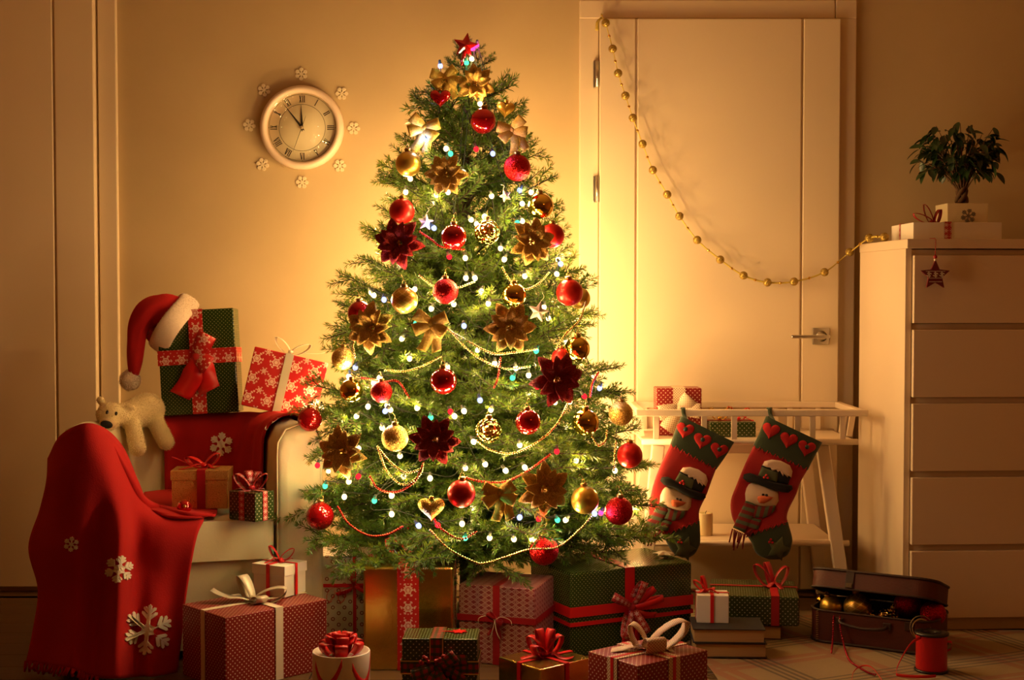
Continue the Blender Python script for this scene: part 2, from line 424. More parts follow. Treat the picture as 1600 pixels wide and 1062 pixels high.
def needles(mb, a, b, dens, ln, taper=True):
    d = (b - a); Lg = d.length; d = d.normalized(); s1 = d.orthogonal().normalized(); s2 = d.cross(s1)
    vs = []; fs = []
    for i in range(max(3, int(Lg * dens))):
        t = rnd.random(); an = rnd.random() * 2 * pi; q = a + d * (t * Lg)
        side = s1 * cos(an) + s2 * sin(an); th = rnd.uniform(R(32), R(62))
        dr = d * cos(th) + side * sin(th); l = ln * rnd.uniform(.75, 1.15) * (1.0 - .25 * t)
        w = dr.cross(V((rnd.random() - .5, rnd.random() - .5, rnd.random() - .5))).normalized() * .0014
        k = len(vs); vs += [q, q + dr * l * .5 + w, q + dr * l, q + dr * l * .5 - w]; fs += [(k, k + 1, k + 2, k + 3)]
    tip = b; k0 = len(vs)
    for i in range(10):
        an = rnd.random() * 2 * pi; th = rnd.uniform(.1, .6); dr = d * cos(th) + (s1 * cos(an) + s2 * sin(an)) * sin(th); l = ln * .75
        w = dr.cross(V((0.3, .2, .8))).normalized() * .0014; k = len(vs)
        vs += [tip, tip + dr * l * .5 + w, tip + dr * l, tip + dr * l * .5 - w]; fs += [(k, k + 1, k + 2, k + 3)]
    mb.add(vs, fs, 1)
def branch_mesh(Lb, dens=720, twigs=None, ln=.025):
    mb = MB(); bow = rnd.uniform(-.06, .06); drp = rnd.uniform(-.03, .05)
    def ax(t): return V((Lb * t, bow * Lb * sin(pi * t), Lb * (drp * sin(pi * t) - .05 * t * t)))
    mb.tube([ax(i / 6) for i in range(7)], [.0042 * (1 - .7 * i / 6) for i in range(7)], 5, 0)
    n = twigs if twigs else max(4, int(Lb / .030)); st = .16
    for i in range(3, 10): needles(mb, ax(i / 10), ax((i + 1) / 10), dens, ln)
    for i in range(n):
        t = st + (1 - st - .04) * (i + rnd.random() * .5) / n; sg = 1 if i % 2 else -1
        l = (.045 + .27 * Lb * (1 - t) ** .8) * rnd.uniform(.8, 1.2); l = min(l, .20)
        an = R(rnd.uniform(38, 58)) * sg; el = R(rnd.uniform(-28, 30)); a = ax(t)
        d = V((cos(an) * cos(el), sin(an) * cos(el), sin(el)))
        mid = a + d * l * .55; b = a + d * l + V((l * .10, 0, -.08 * l))
        mb.tube([a, mid, b], [.0018, .0014, .0008], 4, 0, cap=False)
        needles(mb, a + d * l * .05, mid, dens, ln); needles(mb, mid, b, dens * 1.1, ln)
        if l > .09:
            for q in (-1, 1):
                a2 = an + q * R(42); d2 = V((cos(a2) * cos(el), sin(a2) * cos(el), sin(el) + .1)); l2 = l * .42
                s0 = a + d * l * rnd.uniform(.3, .5); mb.tube([s0, s0 + d2 * l2], [.0012, .0007], 4, 0, cap=False); needles(mb, s0, s0 + d2 * l2, dens, ln)
    return mb.mesh('branch', [MT['stem'], MT['needles']])
BR = {}
for Lb in (.54, .40, .27, .15): BR[Lb] = [branch_mesh(Lb) for _ in range(4)]
tree = thing('christmas_tree', 'decorated green artificial fir tree in the middle of the room', 'christmas tree', (TX, TY, 0))
MB().tube([(0, 0, .03), (0, 0, .9), (.0, 0, 1.5), (.0, 0, 1.80)], [.022, .018, .010, .004], 10).build('trunk', MT['stem'], tree)
st = MB().lathe([(.0, .0), (.095, 0), (.10, .012), (.04, .035), (.03, .10), (.0, .10)], 20)
st.build('stand', MT['black'], tree)
NB = 235
def put_branch(az, z_tip, el, Lg):
    r = Lg * cos(el); zb = z_tip - Lg * sin(el)
    key = min(BR, key=lambda k: abs(k - Lg)); s_ = Lg / key
    o = link('branch', rnd.choice(BR[key]), tree); o.location = (0, 0, zb)
    o.rotation_euler = Euler((R(rnd.uniform(-25, 25)), -el, az), 'XYZ'); o.scale = (s_,) * 3
    return o
ZLO, ZHI = .285, 1.70
# stratified by mantle area
cum = []; acc = 0; NZ = 200
for i in range(NZ):
    z = ZLO + (ZHI - ZLO) * (i + .5) / NZ; acc += trad(z) + .17; cum.append((acc, z))
for i in range(NB):
    q = acc * (i + .5) / NB; z = next(zz for a_, zz in cum if a_ >= q)
    az = i * 2.399963 + rnd.uniform(-.25, .25); t = (z - ZLO) / (ZHI - ZLO)
    el = R(2 + 38 * t + rnd.uniform(-8, 8)); r = trad(z) * rnd.choice([1.0, 1.04, .98, .93, .80, .68])
    # keep clear of the wall, the armchair and the table
    c_, s_ = cos(az), sin(az)
    if s_ > .0: r = min(r, (YW - .02 - TY) / max(s_, .01) - .02)
    if z < .72 and c_ < -.35: 
        if s_ > -.35: r = min(r, (.37 / max(-c_, .2)))
    put_branch(az, z, el, max(r / cos(el), .08))
for i in range(9):       # crown
    az = i * 2.4; z = 1.70 + i * .012; put_branch(az, z, R(50 + i * 2), .095)
o = put_branch(0, 1.80, R(88), .13)
# a few sprays that stand out of the outline, reaching from the trunk to seen tips
for px, py, dy in ((1047, 826, -.24), (470, 762, -.28), (508, 652, -.22), (640, 868, -.50), (868, 268, -.05), (592, 270, -.02), (933, 497, -.06), (545, 437, -.05), (520, 522, -.06), (975, 600, -.06), (1015, 718, -.05), (805, 128, -.02), (650, 150, -.02), (830, 216, -.02), (622, 210, -.02), (878, 318, -.03), (582, 360, -.03), (905, 415, -.03), (997, 760, -.2), (470, 700, -.30), (770, 92, -.01)):
    p = P(px, py, TY + dy); d = p - V((TX, TY, 0)); rr = hypot(d.x, d.y)
    el = R(26 if py < 300 else 12 if py < 560 else 3); 
    if py > 840: el = R(-14)
    put_branch(atan2(d.y, d.x), p.z, el, rr / cos(el) * .97)

# ------------------------------------------------------------ fairy lights
WARM_PX = [(737,92),(750,162),(697,232),(724,269),(641,279),(682,305),(664,345),(816,345),(768,306),(830,300),(736,343),(757,338),(745,350),(816,318),(788,405),(820,431),(728,434),(742,434),(727,403),(872,405),(870,428),(709,475),(763,474),(818,373),(830,390),(648,452),(580,457),(584,461),(628,529),(674,482),(545,588),(584,598),(593,590),(699,573),(773,568),(806,575),(826,586),(865,580),(882,575),(610,640),(652,637),(767,640),(725,642),(790,735),(758,725),(727,731),(672,747),(538,776),(612,774),(612,803),(722,818),(765,840),(803,842),(831,843),(710,650),(625,712),(597,668),(575,635),(812,695),(605,633),(557,650),(961,735),(885,610),(890,627),(867,628),(884,812),(930,796),(545,752),(663,507),(797,211),(634,300),(700,300),(752,455),(690,440),(850,480),(640,560),(780,520),(740,690),(660,690),(820,730),(560,700),(900,720)]
RED_PX = [(744,233),(702,401),(704,643),(560,744),(496,727),(684,820),(840,604),(842,810),(913,619),(771,512),(508,700),(870,705)]
GREEN_PX = [(729,98),(704,240),(673,652),(508,759),(585,782),(727,840),(801,590),(838,548),(808,348),(871,812),(510,723),(650,505)]
BLUE_PX = [(688,103),(770,240),(666,218),(600,468),(725,509),(750,625),(602,642),(654,821),(812,808),(929,802),(937,606),(555,574),(812,297),(876,412),(678,356)]
PINK_PX = [(939,801),(745,71),(739,76)]
def emis(name, col, st):
    m = Mat(name); m.nt.nodes.remove(m.b); e = m.node('ShaderNodeEmission'); e.inputs[0].default_value = col; e.inputs[1].default_value = st; m.nt.links.new(e.outputs[0], m.out.inputs[0]); return m.m
EM = {'warm': emis('bulb_warm', (1, .72, .32, 1), 6), 'red': emis('bulb_red', (1, .012, .02, 1), 2.6), 'green': emis('bulb_green', (.10, 1, .45, 1), 1.8), 'blue': emis('bulb_blue', (.42, .48, 1, 1), 2.2), 'pink': emis('bulb_pink', (1, .05, .30, 1), 2.6)}
LC = {'warm': WARM, 'red': (1, .05, .05), 'green': (.1, 1, .45), 'blue': (.3, .35, 1), 'pink': (1, .12, .4)}
MT['wire'] = simple('green_wire', (0.004, 0.010, 0.003, 1), .9)
def bulb_mesh(kind, r):
    mb = MB(); mb.ball((0, 0, 0), r, 10, 8, (1, 1, 1.15), 0)
    mb.lathe([(r * .62, r * .75), (r * .62, r * 1.2), (r * .45, r * 2.4), (.0007, r * 2.5)], 8, 1)
    return mb.mesh('bulb', [EM[kind], MT['wire']])
BM = {'warm': bulb_mesh('warm', .0074), 'red': bulb_mesh('red', .0075), 'green': bulb_mesh('green', .0075), 'blue': bulb_mesh('blue', .0075), 'pink': bulb_mesh('pink', .0075)}
LD = {}
def light_data(kind, w):
    k = (kind, w)
    if k not in LD:
        l = bpy.data.lights.new('bulb_light', 'POINT'); l.energy = w; l.color = LC[kind]; l.shadow_soft_size = .012; LD[k] = l
    return LD[k]
def light_string(name, label, groups, back, kback):
    t = thing(name, label, 'string lights', (TX, TY, 0), group='string lights wound round the tree')
    allp = []
    for kind, pxs in groups:
        for i, (px, py) in enumerate(pxs):
            w = TP(px, py, rnd.choice([.90, .96, 1.0]) if kind == 'warm' else 1.0)
            rr = hypot(w.x - TX, w.y - TY); rm = trad(w.z) * 1.03 + .01
            if rr > rm: w = V((TX + (w.x - TX) * rm / rr, TY + (w.y - TY) * rm / rr, w.z))
            allp.append(w)
            o = link('bulb', BM[kind], t); o.location = w - V((TX, TY, 0)); o.rotation_euler = (rnd.uniform(-.7, .7), rnd.uniform(-.7, .7), 0)
            if kind != 'warm': o['label'] = {'blue': 'bluish white', 'pink': 'pink'}.get(kind, kind) + ' glowing bulb'
            l = bpy.data.objects.new('bulb_light', light_data(kind, BULB_W if kind == 'warm' else BULB_W * .35)); COL.objects.link(l); l.parent = t
            out = (w - V((TX, TY, w.z))); out = out.normalized() * .016 if out.length > .01 else V((0, -.016, 0))
            l.location = w - V((TX, TY, 0)) + out
    for i in range(back):       # the string goes on round the sides and the rear
        z = .36 + 1.2 * (1 - sqrt(1 - (i + .5) / back)); az = R(14 + 152 * ((i * .618) % 1)); k = kback * rnd.uniform(.72, .98)
        w = V((TX + cos(az) * trad(z) * k, min(TY + sin(az) * trad(z) * k, YW - .16), z)); allp.append(w)
        o = link('bulb', BM['warm'], t); o.location = w - V((TX, TY, 0))
        l = bpy.data.objects.new('bulb_light', light_data('warm', round(BACK_W * (1.15 if cos(az) > .05 else 1.02) * (3.1 if z > 1.05 else 1.0), 3))); COL.objects.link(l); l.parent = t
        l.location = w - V((TX, TY, 0)) + V((cos(az), sin(az), 0)) * .016
    for i in range(back * 3 // 4):       # bulbs deep among the branches
        z = .40 + 1.1 * (1 - sqrt(1 - (i + .5) / (back * .75))); az = i * 2.4; k = rnd.uniform(.40, .68)
        w = V((TX + cos(az) * trad(z) * k, TY + sin(az) * trad(z) * k, z))
        o = link('bulb', BM['warm'], t); o.location = w - V((TX, TY, 0)); allp.append(w)
        l = bpy.data.objects.new('bulb_light', light_data('warm', BULB_W * .8)); COL.objects.link(l); l.parent = t
        l.location = w - V((TX, TY, 0)) + V((cos(az), sin(az), 0)) * .016
    # wire: through the bulbs, turn by turn
    mb = MB(); allp.sort(key=lambda p: -p.z); row = []; step = 12
    for i in range(0, len(allp), step):
        ch = sorted(allp[i:i + step], key=lambda p: atan2(p.y - TY, p.x - TX) if p.y < TY else 9)
        row += ch if (i // step) % 2 == 0 else ch[::-1]
    def pull(p, f): return V((TX + (p.x - TX) * f, TY + (p.y - TY) * f, p.z))
    for a, b in zip(row, row[1:]):
        md = (a + b) / 2; rr = hypot(md.x - TX, md.y - TY); tgt = trad(md.z) * .78
        if rr > .02: md = V((TX + (md.x - TX) * tgt / rr, TY + (md.y - TY) * tgt / rr, md.z - .02))
        mb.tube(spline([pull(a, .985) + V((0, 0, .012)), md, pull(b, .985) + V((0, 0, .012))], 4), .0011, 4, cap=False)
    mb.build('wire', MT['wire'], t, world=True)
light_string('warm_light_string', 'warm white fairy lights shining all over the tree', [('warm', WARM_PX)], 46, 1.0)
light_string('coloured_light_string', 'red, green and blue fairy lights glowing among the branches', [('red', RED_PX), ('green', GREEN_PX), ('blue', BLUE_PX), ('pink', PINK_PX)], 0, 1.0)
# ============================================================ CHEST OF DRAWERS
ch = thing('chest_of_drawers', 'tall white chest with five wide drawers at the right edge', 'chest of drawers', (1.207, 4.30, 0), R(3))
CH_W, CH_D, CH_H = .80, .47, 1.21
MB().box(0, .020, .004, CH_D, 0, CH_H - .029).build('side_panel', MT['white_paint'], ch, bevel=.0015)
MB().box(CH_W - .020, CH_W, .004, CH_D, 0, CH_H - .029).build('side_panel', MT['white_paint'], ch, bevel=.0015)
MB().box(-.002, CH_W + .002, -.018, CH_D, CH_H - .029, CH_H).build('top', MT['white_paint'], ch, bevel=.002)
MB().box(.020, CH_W - .020, .05, CH_D - .005, .06, CH_H - .03).build('carcass', MT['white_paint'], ch)
MB().box(.020, CH_W - .020, .012, .03, 0.0, .058).build('plinth', MT['white_paint'], ch, bevel=.0015)
for k in range(5):
    z1 = CH_H - .050 - k * .2275; z0 = z1 - .2075
    d = MB().box(.0215, CH_W - .0215, -.014, .006, z0, z1).build('drawer', MT['white_paint'], ch, bevel=.0018)
    MB().box(.0215, CH_W - .0215, .006, .05, z0 + .004, z1 - .022).build('drawer_box', MT['white_paint'], d)
    MB().box(.021, CH_W - .021, .010, .018, z1 - .002, z1 + .018).build('rail', MT['white_paint'], ch)

# ============================================================ WHITE TRAY TABLE WITH RAILS
YA, YB = 4.50, 4.84
def px2x(px, Y): return (px - 800) * Y / F_PX
rk = thing('tray_table', 'white tray table with slatted rails and splayed legs in front of the door', 'table', (px2x(1175, YA), (YA + YB) / 2, 0))
zr1 = P(1175, 640, YA).z; zr0 = P(1175, 650, YA).z; zt = P(1175, 690, YA).z
def rkb(name, *a, bev=.003, par=None):
    return MB().box(*a).build(name, MT['white_paint'], par or rk, world=True, bevel=bev)
xA0, xA1 = px2x(994, YA), px2x(1357, YA); xB0, xB1 = xA0 + .02, xA1 - .012
rkb('top_rail', xA0, xA1, YA - .010, YA + .010, zr0, zr1 + .001)
rkb('top_rail', xA0 + .02, xA1 - .02, YB - .010, YB + .010, zr0, zr1)
rkb('top_rail', xA0 + .008, xA0 + .030, YA + .0105, YB - .0105, zr0, zr1)
rkb('top_rail', xA1 - .030, xA1 - .008, YA + .0105, YB - .0105, zr0, zr1)
MB().tube([(px2x(1003, YA), YA, zt), (px2x(1342, YA), YA, zt)], .0095, 12).build('lower_rail', MT['white_paint'], rk, world=True)
MB().tube([(px2x(1003, YA), YB, zt), (px2x(1342, YA), YB, zt)], .0095, 12).build('lower_rail', MT['white_paint'], rk, world=True)
rkb('tray_board', px2x(1006, YA), px2x(1340, YA), YA + .010, YB - .010, zt - .008, zt + .004)
for px in (1026, 1101, 1148, 1247, 1271, 1318):
    MB().bar((px2x(px, YA), YA, zt + .006), (px2x(px, YA), YA, zr0 + .001), .018, .010, up=V((0, 1, 0))).build('slat', MT['white_paint'], rk, world=True, bevel=.001)
    MB().bar((px2x(px - 3, YA), YB, zt + .006), (px2x(px - 3, YA), YB, zr0 + .001), .018, .010, up=V((0, 1, 0))).build('slat', MT['white_paint'], rk, world=True, bevel=.001)
for x_ in (xA0 + .03, xA1 - .03):
    for f in (.35, .68):
        y_ = YA + (YB - YA) * f
        MB().bar((x_, y_, zt + .006), (x_ + (.012 if x_ > .8 else -.012), y_, zr0 + .001), .010, .018).build('slat', MT['white_paint'], rk, world=True)
def leg(a, b):
    MB().bar(a, b, .042, .026, up=V((0, 1, 0))).build('leg', MT['white_paint'], rk, world=True, bevel=.004)
leg((px2x(1327, YA), YA - .002, .002), (px2x(1288, YA), YA + .016, zt - .012)); leg((px2x(1003, YA), YA - .002, .002), (px2x(1030, YA), YA + .016, zt - .012))
leg((px2x(1325, YA), YB + .002, .002), (px2x(1288, YA), YB - .016, zt - .012)); leg((px2x(1003, YA), YB + .002, .002), (px2x(1030, YA), YB - .016, zt - .012))
zs = P(1175, 846, YA).z
rkb('shelf_board', px2x(1018, YA), px2x(1309, YA), YA + .014, YB - .012, zs - .006, zs + .004)
MB().tube([(px2x(1008, YA), YA + .006, zs - .006), (px2x(1330, YA), YA + .006, zs - .006)], .0095, 12).build('shelf_rail', MT['white_paint'], rk, world=True)
rkb('apron', px2x(1032, YA), px2x(1286, YA), YA + .10, YA + .12, zt - .05, zt - .0085)

# ============================================================ ARMCHAIR
AC = V((-1.0, 4.27, 0)); AYAW = R(17)
chair = thing('armchair', 'cream upholstered tub armchair left of the tree under red throws', 'armchair', AC, AYAW)
UR, YF_ = .300, -.335
def upath(s):          # s in [-1, 1]: left arm front .. back .. right arm front; returns centre and outward normal
    La = -YF_; Lb = pi * UR; tot = 2 * La + Lb; d = (s + 1) / 2 * tot
    if d < La: return V((-UR, YF_ + d, 0)), V((-1, 0, 0))
    if d > La + Lb: return V((UR, -(d - La - Lb), 0)), V((1, 0, 0))
    a = pi - (d - La) / UR; return V((UR * cos(a), UR * sin(a), 0)), V((cos(a), sin(a), 0))
HT, HW = .642, .066
def hs(s): return .026 * min(1, (abs(s) / .75) ** 2)
def prof(t, off=0.0):  # t in [0,1] inner bottom -> top -> outer bottom; returns offset across, height
    w = HW + off; zc = HT - HW; h = zc - .02; tot = 2 * h + pi * w; d = t * tot
    if d < h: return -w, .02 + d
    if d > h + pi * w: return w, zc - (d - h - pi * w)
    a = pi - (d - h) / w; return w * cos(a), zc + w * sin(a)
def shell(s0, s1, n, name, front0=False, front1=False):
    mb = MB(); M_ = 26; ring = []
    def ringat(s, k, push):
        c, nrm = upath(s); out = []
        fwd = V((0, -1, 0))
        for j in range(M_ + 1):
            o, z = prof(j / M_); z += hs(s) * z / HT; zz = z if k == 1 else (HT - HW) * 0 + z - (z - .33) * (1 - k) * .35
            out.append(c + nrm * (o * k) + fwd * push + V((0, 0, zz)))
        return out
    rows = []
    if front0: rows += [ringat(s0, .55, .018), ringat(s0, .80, .016), ringat(s0, .95, .008)]
    for i in range(n + 1): rows.append(ringat(s0 + (s1 - s0) * i / n, 1, 0))
    if front1: rows += [ringat(s1, .95, .008), ringat(s1, .80, .016), ringat(s1, .55, .018)]
    fs = []; nr = len(rows); nc = M_ + 1
    for i in range(nr - 1):
        for j in range(nc): fs.append((i * nc + j, i * nc + (j + 1) % nc, (i + 1) * nc + (j + 1) % nc, (i + 1) * nc + j))
    vs = [p for r_ in rows for p in r_]; mb.add(vs, fs, 0, True)
    mb.add(rows[0], [tuple(range(nc))]); mb.add(rows[-1], [tuple(range(nc))[::-1]])
    return mb.build(name, MT['cream_fabric'], chair)
SA = -.52
shell(-1, SA, 8, 'armrest', front0=True); shell(-SA, 1, 8, 'armrest', front1=True)
shell(SA + .002, -SA - .002, 30, 'backrest')
# welt seams round the fronts of the arms
for s in (-1, 1):
    c, nrm = upath(s); mb = MB()
    mb.tube([c + nrm * (prof(j / 30)[0] * .97) + V((0, -.006, prof(j / 30)[1] * (1 + .026 / HT))) for j in range(31)], .0028, 6); mb.build('piping', MT['cream_fabric'], chair)
def seat_outline(inset, yfront):
    r_ = UR - HW - inset; pts = [(-r_, yfront), (-r_ + .0, -.05)]
    pts = [(-r_, yfront)] + [(r_ * cos(pi - pi * i / 16), r_ * sin(pi - pi * i / 16)) for i in range(17)] + [(r_, yfront)]
    return pts
MB().prism(seat_outline(.006, -.350), .285, .398, 0).build('seat_cushion', MT['cream_fabric'], chair, bevel=.032, bseg=4)
MB().prism(seat_outline(.002, -.325), .03, .283, 0).build('base', MT['cream_fabric'], chair, bevel=.008)
for x_, y_ in ((-.29, -.29), (.29, -.29), (-.22, .24), (.22, .24)):
    MB().lathe([(.018, 0), (.024, .05)], 12, M=Matrix.Translation((x_, y_, 0))).build('leg', MT['stem'], chair)

# ============================================================ RED THROWS
def felt_flake(bvh, par, px, py, r, rot=0.0, w=.10, core=.3, off=.0035, sq=1.0, flat=False):
    mb = MB()
    if flat:
        c0, n0 = bvh.ray_cast(V((0, 0, EYE)), ray(px, py).normalized())[:2]; n0 = n0 if n0.y < 0 or n0.z > .5 else -n0
        fx = V((0, 0, 1)).cross(n0).normalized() * -1; fx = fx if fx.x > 0 else -fx; fz = n0.cross(fx) * -1; fz = fz if fz.z > 0 or fz.y > 0 else -fz; pm_ = c0.y / F_PX
    for poly in flake_pieces(r, w, rot, core):
        n = len(poly); hits = []
        c = (sum(p[0] for p in poly) / n, sum(p[1] for p in poly) / n)
        for q in list(poly) + [c]:
            h = bvh.ray_cast(c0 + n0 * .12 + (fx * q[0] + fz * q[1]) * pm_, -n0) if flat else bvh.ray_cast(V((0, 0, EYE)), ray(px + q[0] * sq, py - q[1]).normalized())
            if h[0] is None: break
            hits.append((h[0], h[1] if h[1].y < 0 else -h[1]))
        if len(hits) <= n: continue
        top = [p + nn * off for p, nn in hits]; bot = [p + nn * .0005 for p, nn in hits]
        mb.add(top + bot[:n], [(i, (i + 1) % n, n) for i in range(n)] + [(i, (i + 1) % n, n + 1 + (i + 1) % n, n + 1 + i) for i in range(n)])
    if mb.v: mb.build('snowflake_patch', MT['felt_white'], par, world=True, label='white felt snowflake')
def bvh_of(mb): return BVHTree.FromPolygons([tuple(v) for v in mb.v], mb.f)

netA = [
 [(74,716,3.92),(94,680,3.82),(132,661,3.79),(166,670,3.85),(194,700,3.93),(216,750,3.97),(234,788,4.00),(262,800,4.02),(318,804,4.00)],
 [(72,752,3.86),(98,736,3.785),(134,728,3.775),(165,738,3.79),(192,762,3.84),(214,790,3.89),(236,806,3.90),(264,811,3.915),(318,812,3.925)],
 [(62,796,3.90),(90,802,3.79),(128,806,3.77),(160,814,3.79),(190,824,3.77),(211,832,3.86),(236,846,3.86),(266,840,3.872),(309,834,3.89)],
 [(45,855,3.91),(78,864,3.80),(116,872,3.755),(155,876,3.79),(187,882,3.75),(209,888,3.845),(236,893,3.86),(266,893,3.87),(299,878,3.87)],
 [(60,920,3.88),(84,925,3.80),(120,928,3.75),(155,932,3.79),(186,938,3.735),(209,945,3.825),(236,948,3.83),(264,948,3.85),(290,935,3.85)],
 [(52,985,3.86),(80,990,3.80),(115,995,3.72),(150,1000,3.76),(183,1005,3.71),(208,1010,3.80),(234,1012,3.80),(260,1010,3.83),(284,995,3.845)],
 [(42,1033,3.83),(72,1040,3.79),(108,1046,3.70),(146,1056,3.73),(182,1060,3.69),(208,1058,3.77),(232,1056,3.77),(256,1054,3.80),(277,1050,3.83)]]
netA = [[P(*q) for q in row] for row in netA]
gA = loft(netA, 8, 8)
def rip(g, amp, f1, f2, ph=0):
    nr, nc = len(g), len(g[0])
    for i in range(nr):
        for j in range(nc):
            a = i / (nr - 1); b = j / (nc - 1)
            g[i][j] = g[i][j] + V((0, -1, 0)) * amp * (a ** .8) * (sin(f1 * b * 2 * pi + ph + a * 1.2) + .5 * sin(f2 * b * 2 * pi + 2 * a))
    return g
gA = rip(gA, .006, 2.4, 5.0, .6)
zb = .4125
netB = [[PZ(x, y, zb + h) for x, y, h in row] for row in (
 [(226,768,.02),(262,764,.008),(300,764,.0),(334,764,.0)],
 [(218,780,.025),(262,776,.010),(300,777,.0),(340,778,.0)],
 [(214,786,.028),(262,788,.014),(302,790,.004),(340,790,.0)],
 [(216,792,.025),(262,798,.016),(306,799,.012),(338,802,.006)],
 [(222,796,.012),(262,806,.008),(306,807,.006),(330,806,.001)])]
gB = loft(netB, 6, 8)
throwA = thing('throw_blanket', 'red fleece throw with white snowflakes over left arm and seat of the armchair', 'blanket', (-1.15, 3.80, 0))
mbA = MB(); mbA.grid(gA, 0, .004)
mbB = MB(); mbB.grid(gB, 0, .006)
bv = bvh_of(mbA)
mall = MB(); mall.grid(gA, 0, .004); mall.grid(gB, 0, .006)
# rolled fold where the cloth turns from the arm to the seat
fold = spline([P(172,690,3.862), P(200,742,3.90), P(222,780,3.94), PZ(250,795,.425), PZ(290,803,.424), PZ(336,805,.418)], 8)
mall.tube(fold, [.004 + .009 * sin(pi * min(1, (i + 2) / len(fold))) for i in range(len(fold))], 8)
mall.build('cloth', MT['red_fleece'], throwA, world=True)
for px, py, r, rot, w, co in ((112, 850, 12, .1, .13, .28), (186, 889, 22, .2, .15, .42), (231, 984, 40, .12, .13, .30)):
    felt_flake(bv, throwA, px, py, r, rot, w, co)
fr = MB()
bot = gA[-1]
for j in range(0, 34):
    a = bot[int(j * .8)]; a = a + V((rnd.uniform(-.003, .003), 0, 0)); l = rnd.uniform(.014, .026)
    fr.tube([a + V((0, -.001, .004)), a + V((rnd.uniform(-.008, .004), -.004, -l * .5)), a + V((rnd.uniform(-.012, .004), -.004, -min(l, max(a.z - .003, .004))))], .0035, 5)
fr.build('fringe', MT['red_fleece'], throwA, world=True, kind='stuff')

throwB = thing('throw_blanket', 'red fleece throw spread over the backrest of the armchair', 'blanket', AC + V((.05, .25, .41)), AYAW)
gT = []
NS, NT_ = 44, 26
MA = Matrix.LocRotScale(AC, Euler((0, 0, AYAW)), None)
for i in range(NT_ + 1):
    t = .62 + (.265 - .62) * i / NT_; row = []
    for j in range(NS + 1):
        f = j / NS; s1_ = .845 - .22 * max(0, (i / NT_ - .25)); s = -.085 + (s1_ + .085) * f
        o, z = prof(t); c, nrm = upath(s)
        rp = .004 * (1 + sin(f * 34 + i * .05)) + .004 * (1 + sin(f * 15 - i * .13))
        rp *= .35 + .65 * i / NT_
        o2, z2 = prof(t, .010 + rp); row.append(MA @ (c + nrm * o2 + V((0, 0, max(z2 * (1 + hs(s) / HT), .408)))))
    gT.append(row)
mbT = MB(); mbT.grid(gT, 0, .004); mbT.build('cloth', MT['red_fleece'], throwB, world=True)
bvT = bvh_of(mbT)
felt_flake(bvT, throwB, 346, 694, 19, .1, .15, .40); felt_flake(bvT, throwB, 424, 659, 17, .7, .15, .3, flat=True)

# ============================================================ PLAID RUG
m = Mat('plaid_wool'); u, v = m.uv()
def stripe(c, per, start, wd):
    f = m.ma('FRACT', m.ma('DIVIDE', m.ma('ADD', c, -start), per)); return m.ma('LESS_THAN', f, wd / per)
def many(*a):
    r_ = a[0]
    for q in a[1:]: r_ = m.ma('MAXIMUM', r_, q)
    return r_
base = m.mix(m.noise(260, 2), (0.24, 0.165, 0.065, 1), (0.32, 0.225, 0.10, 1))
redm = many(stripe(u, .40, .05, .030), stripe(u, .40, .095, .030), stripe(v, .40, .05, .028), stripe(v, .40, .09, .028))
drk = many(*[stripe(u, .40, .20 + k * .022, .011) for k in range(4)], *[stripe(v, .40, .21 + k * .024, .008) for k in range(4)])
c = m.mix(m.ma('MULTIPLY', redm, .55), base, (0.27, 0.05, 0.015, 1)); c = m.mix(m.ma('MULTIPLY', drk, .8), c, (0.055, 0.038, 0.018, 1))
m.set(c, .95, Sheen_Weight=.2); m.bump(m.noise(500, 2), .3); MT['plaid'] = m.m
rug = thing('plaid_rug', 'beige plaid woollen rug with dark and red stripes under the suitcase', 'rug', (1.3, 3.8, 0))
g = []; uvs = []; RA = R(-24)
for i in range(27):
    row = []; ur = []
    for j in range(41):
        a = j / 40; b = i / 26
        x = .535 + 1.60 * a + .02 * sin(b * 5); y = 3.20 + 1.36 * b; 
        if x > 1.16: y = min(y, 4.285)
        z = .0065 + .0015 * sin(x * 9 + y * 6)
        row.append(V((x, y, z))); ur.append((x * cos(RA) - y * sin(RA), x * sin(RA) + y * cos(RA)))
    g.append(row); uvs.append(ur)
mb = MB(); mb.grid(g, 0, -.005, uv=uvs); mb.build('rug_cloth', MT['plaid'], rug, world=True)
fr = MB()
for k in range(120):
    y_ = 3.21 + 1.34 * k / 120; x_ = .537 + .02 * sin((y_ - 3.2) / 1.36 * 5); dx = rnd.uniform(.03, .05)
    fr.tube([(x_ + .004, y_, .0055), (x_ - dx * .5, y_ + rnd.uniform(-.006, .006), .0040), (x_ - dx, y_ + rnd.uniform(-.014, .014), .0035)], .0016, 4)
fr.build('fringe', MT['plaid'], rug, world=True, kind='stuff', boxuv=True)
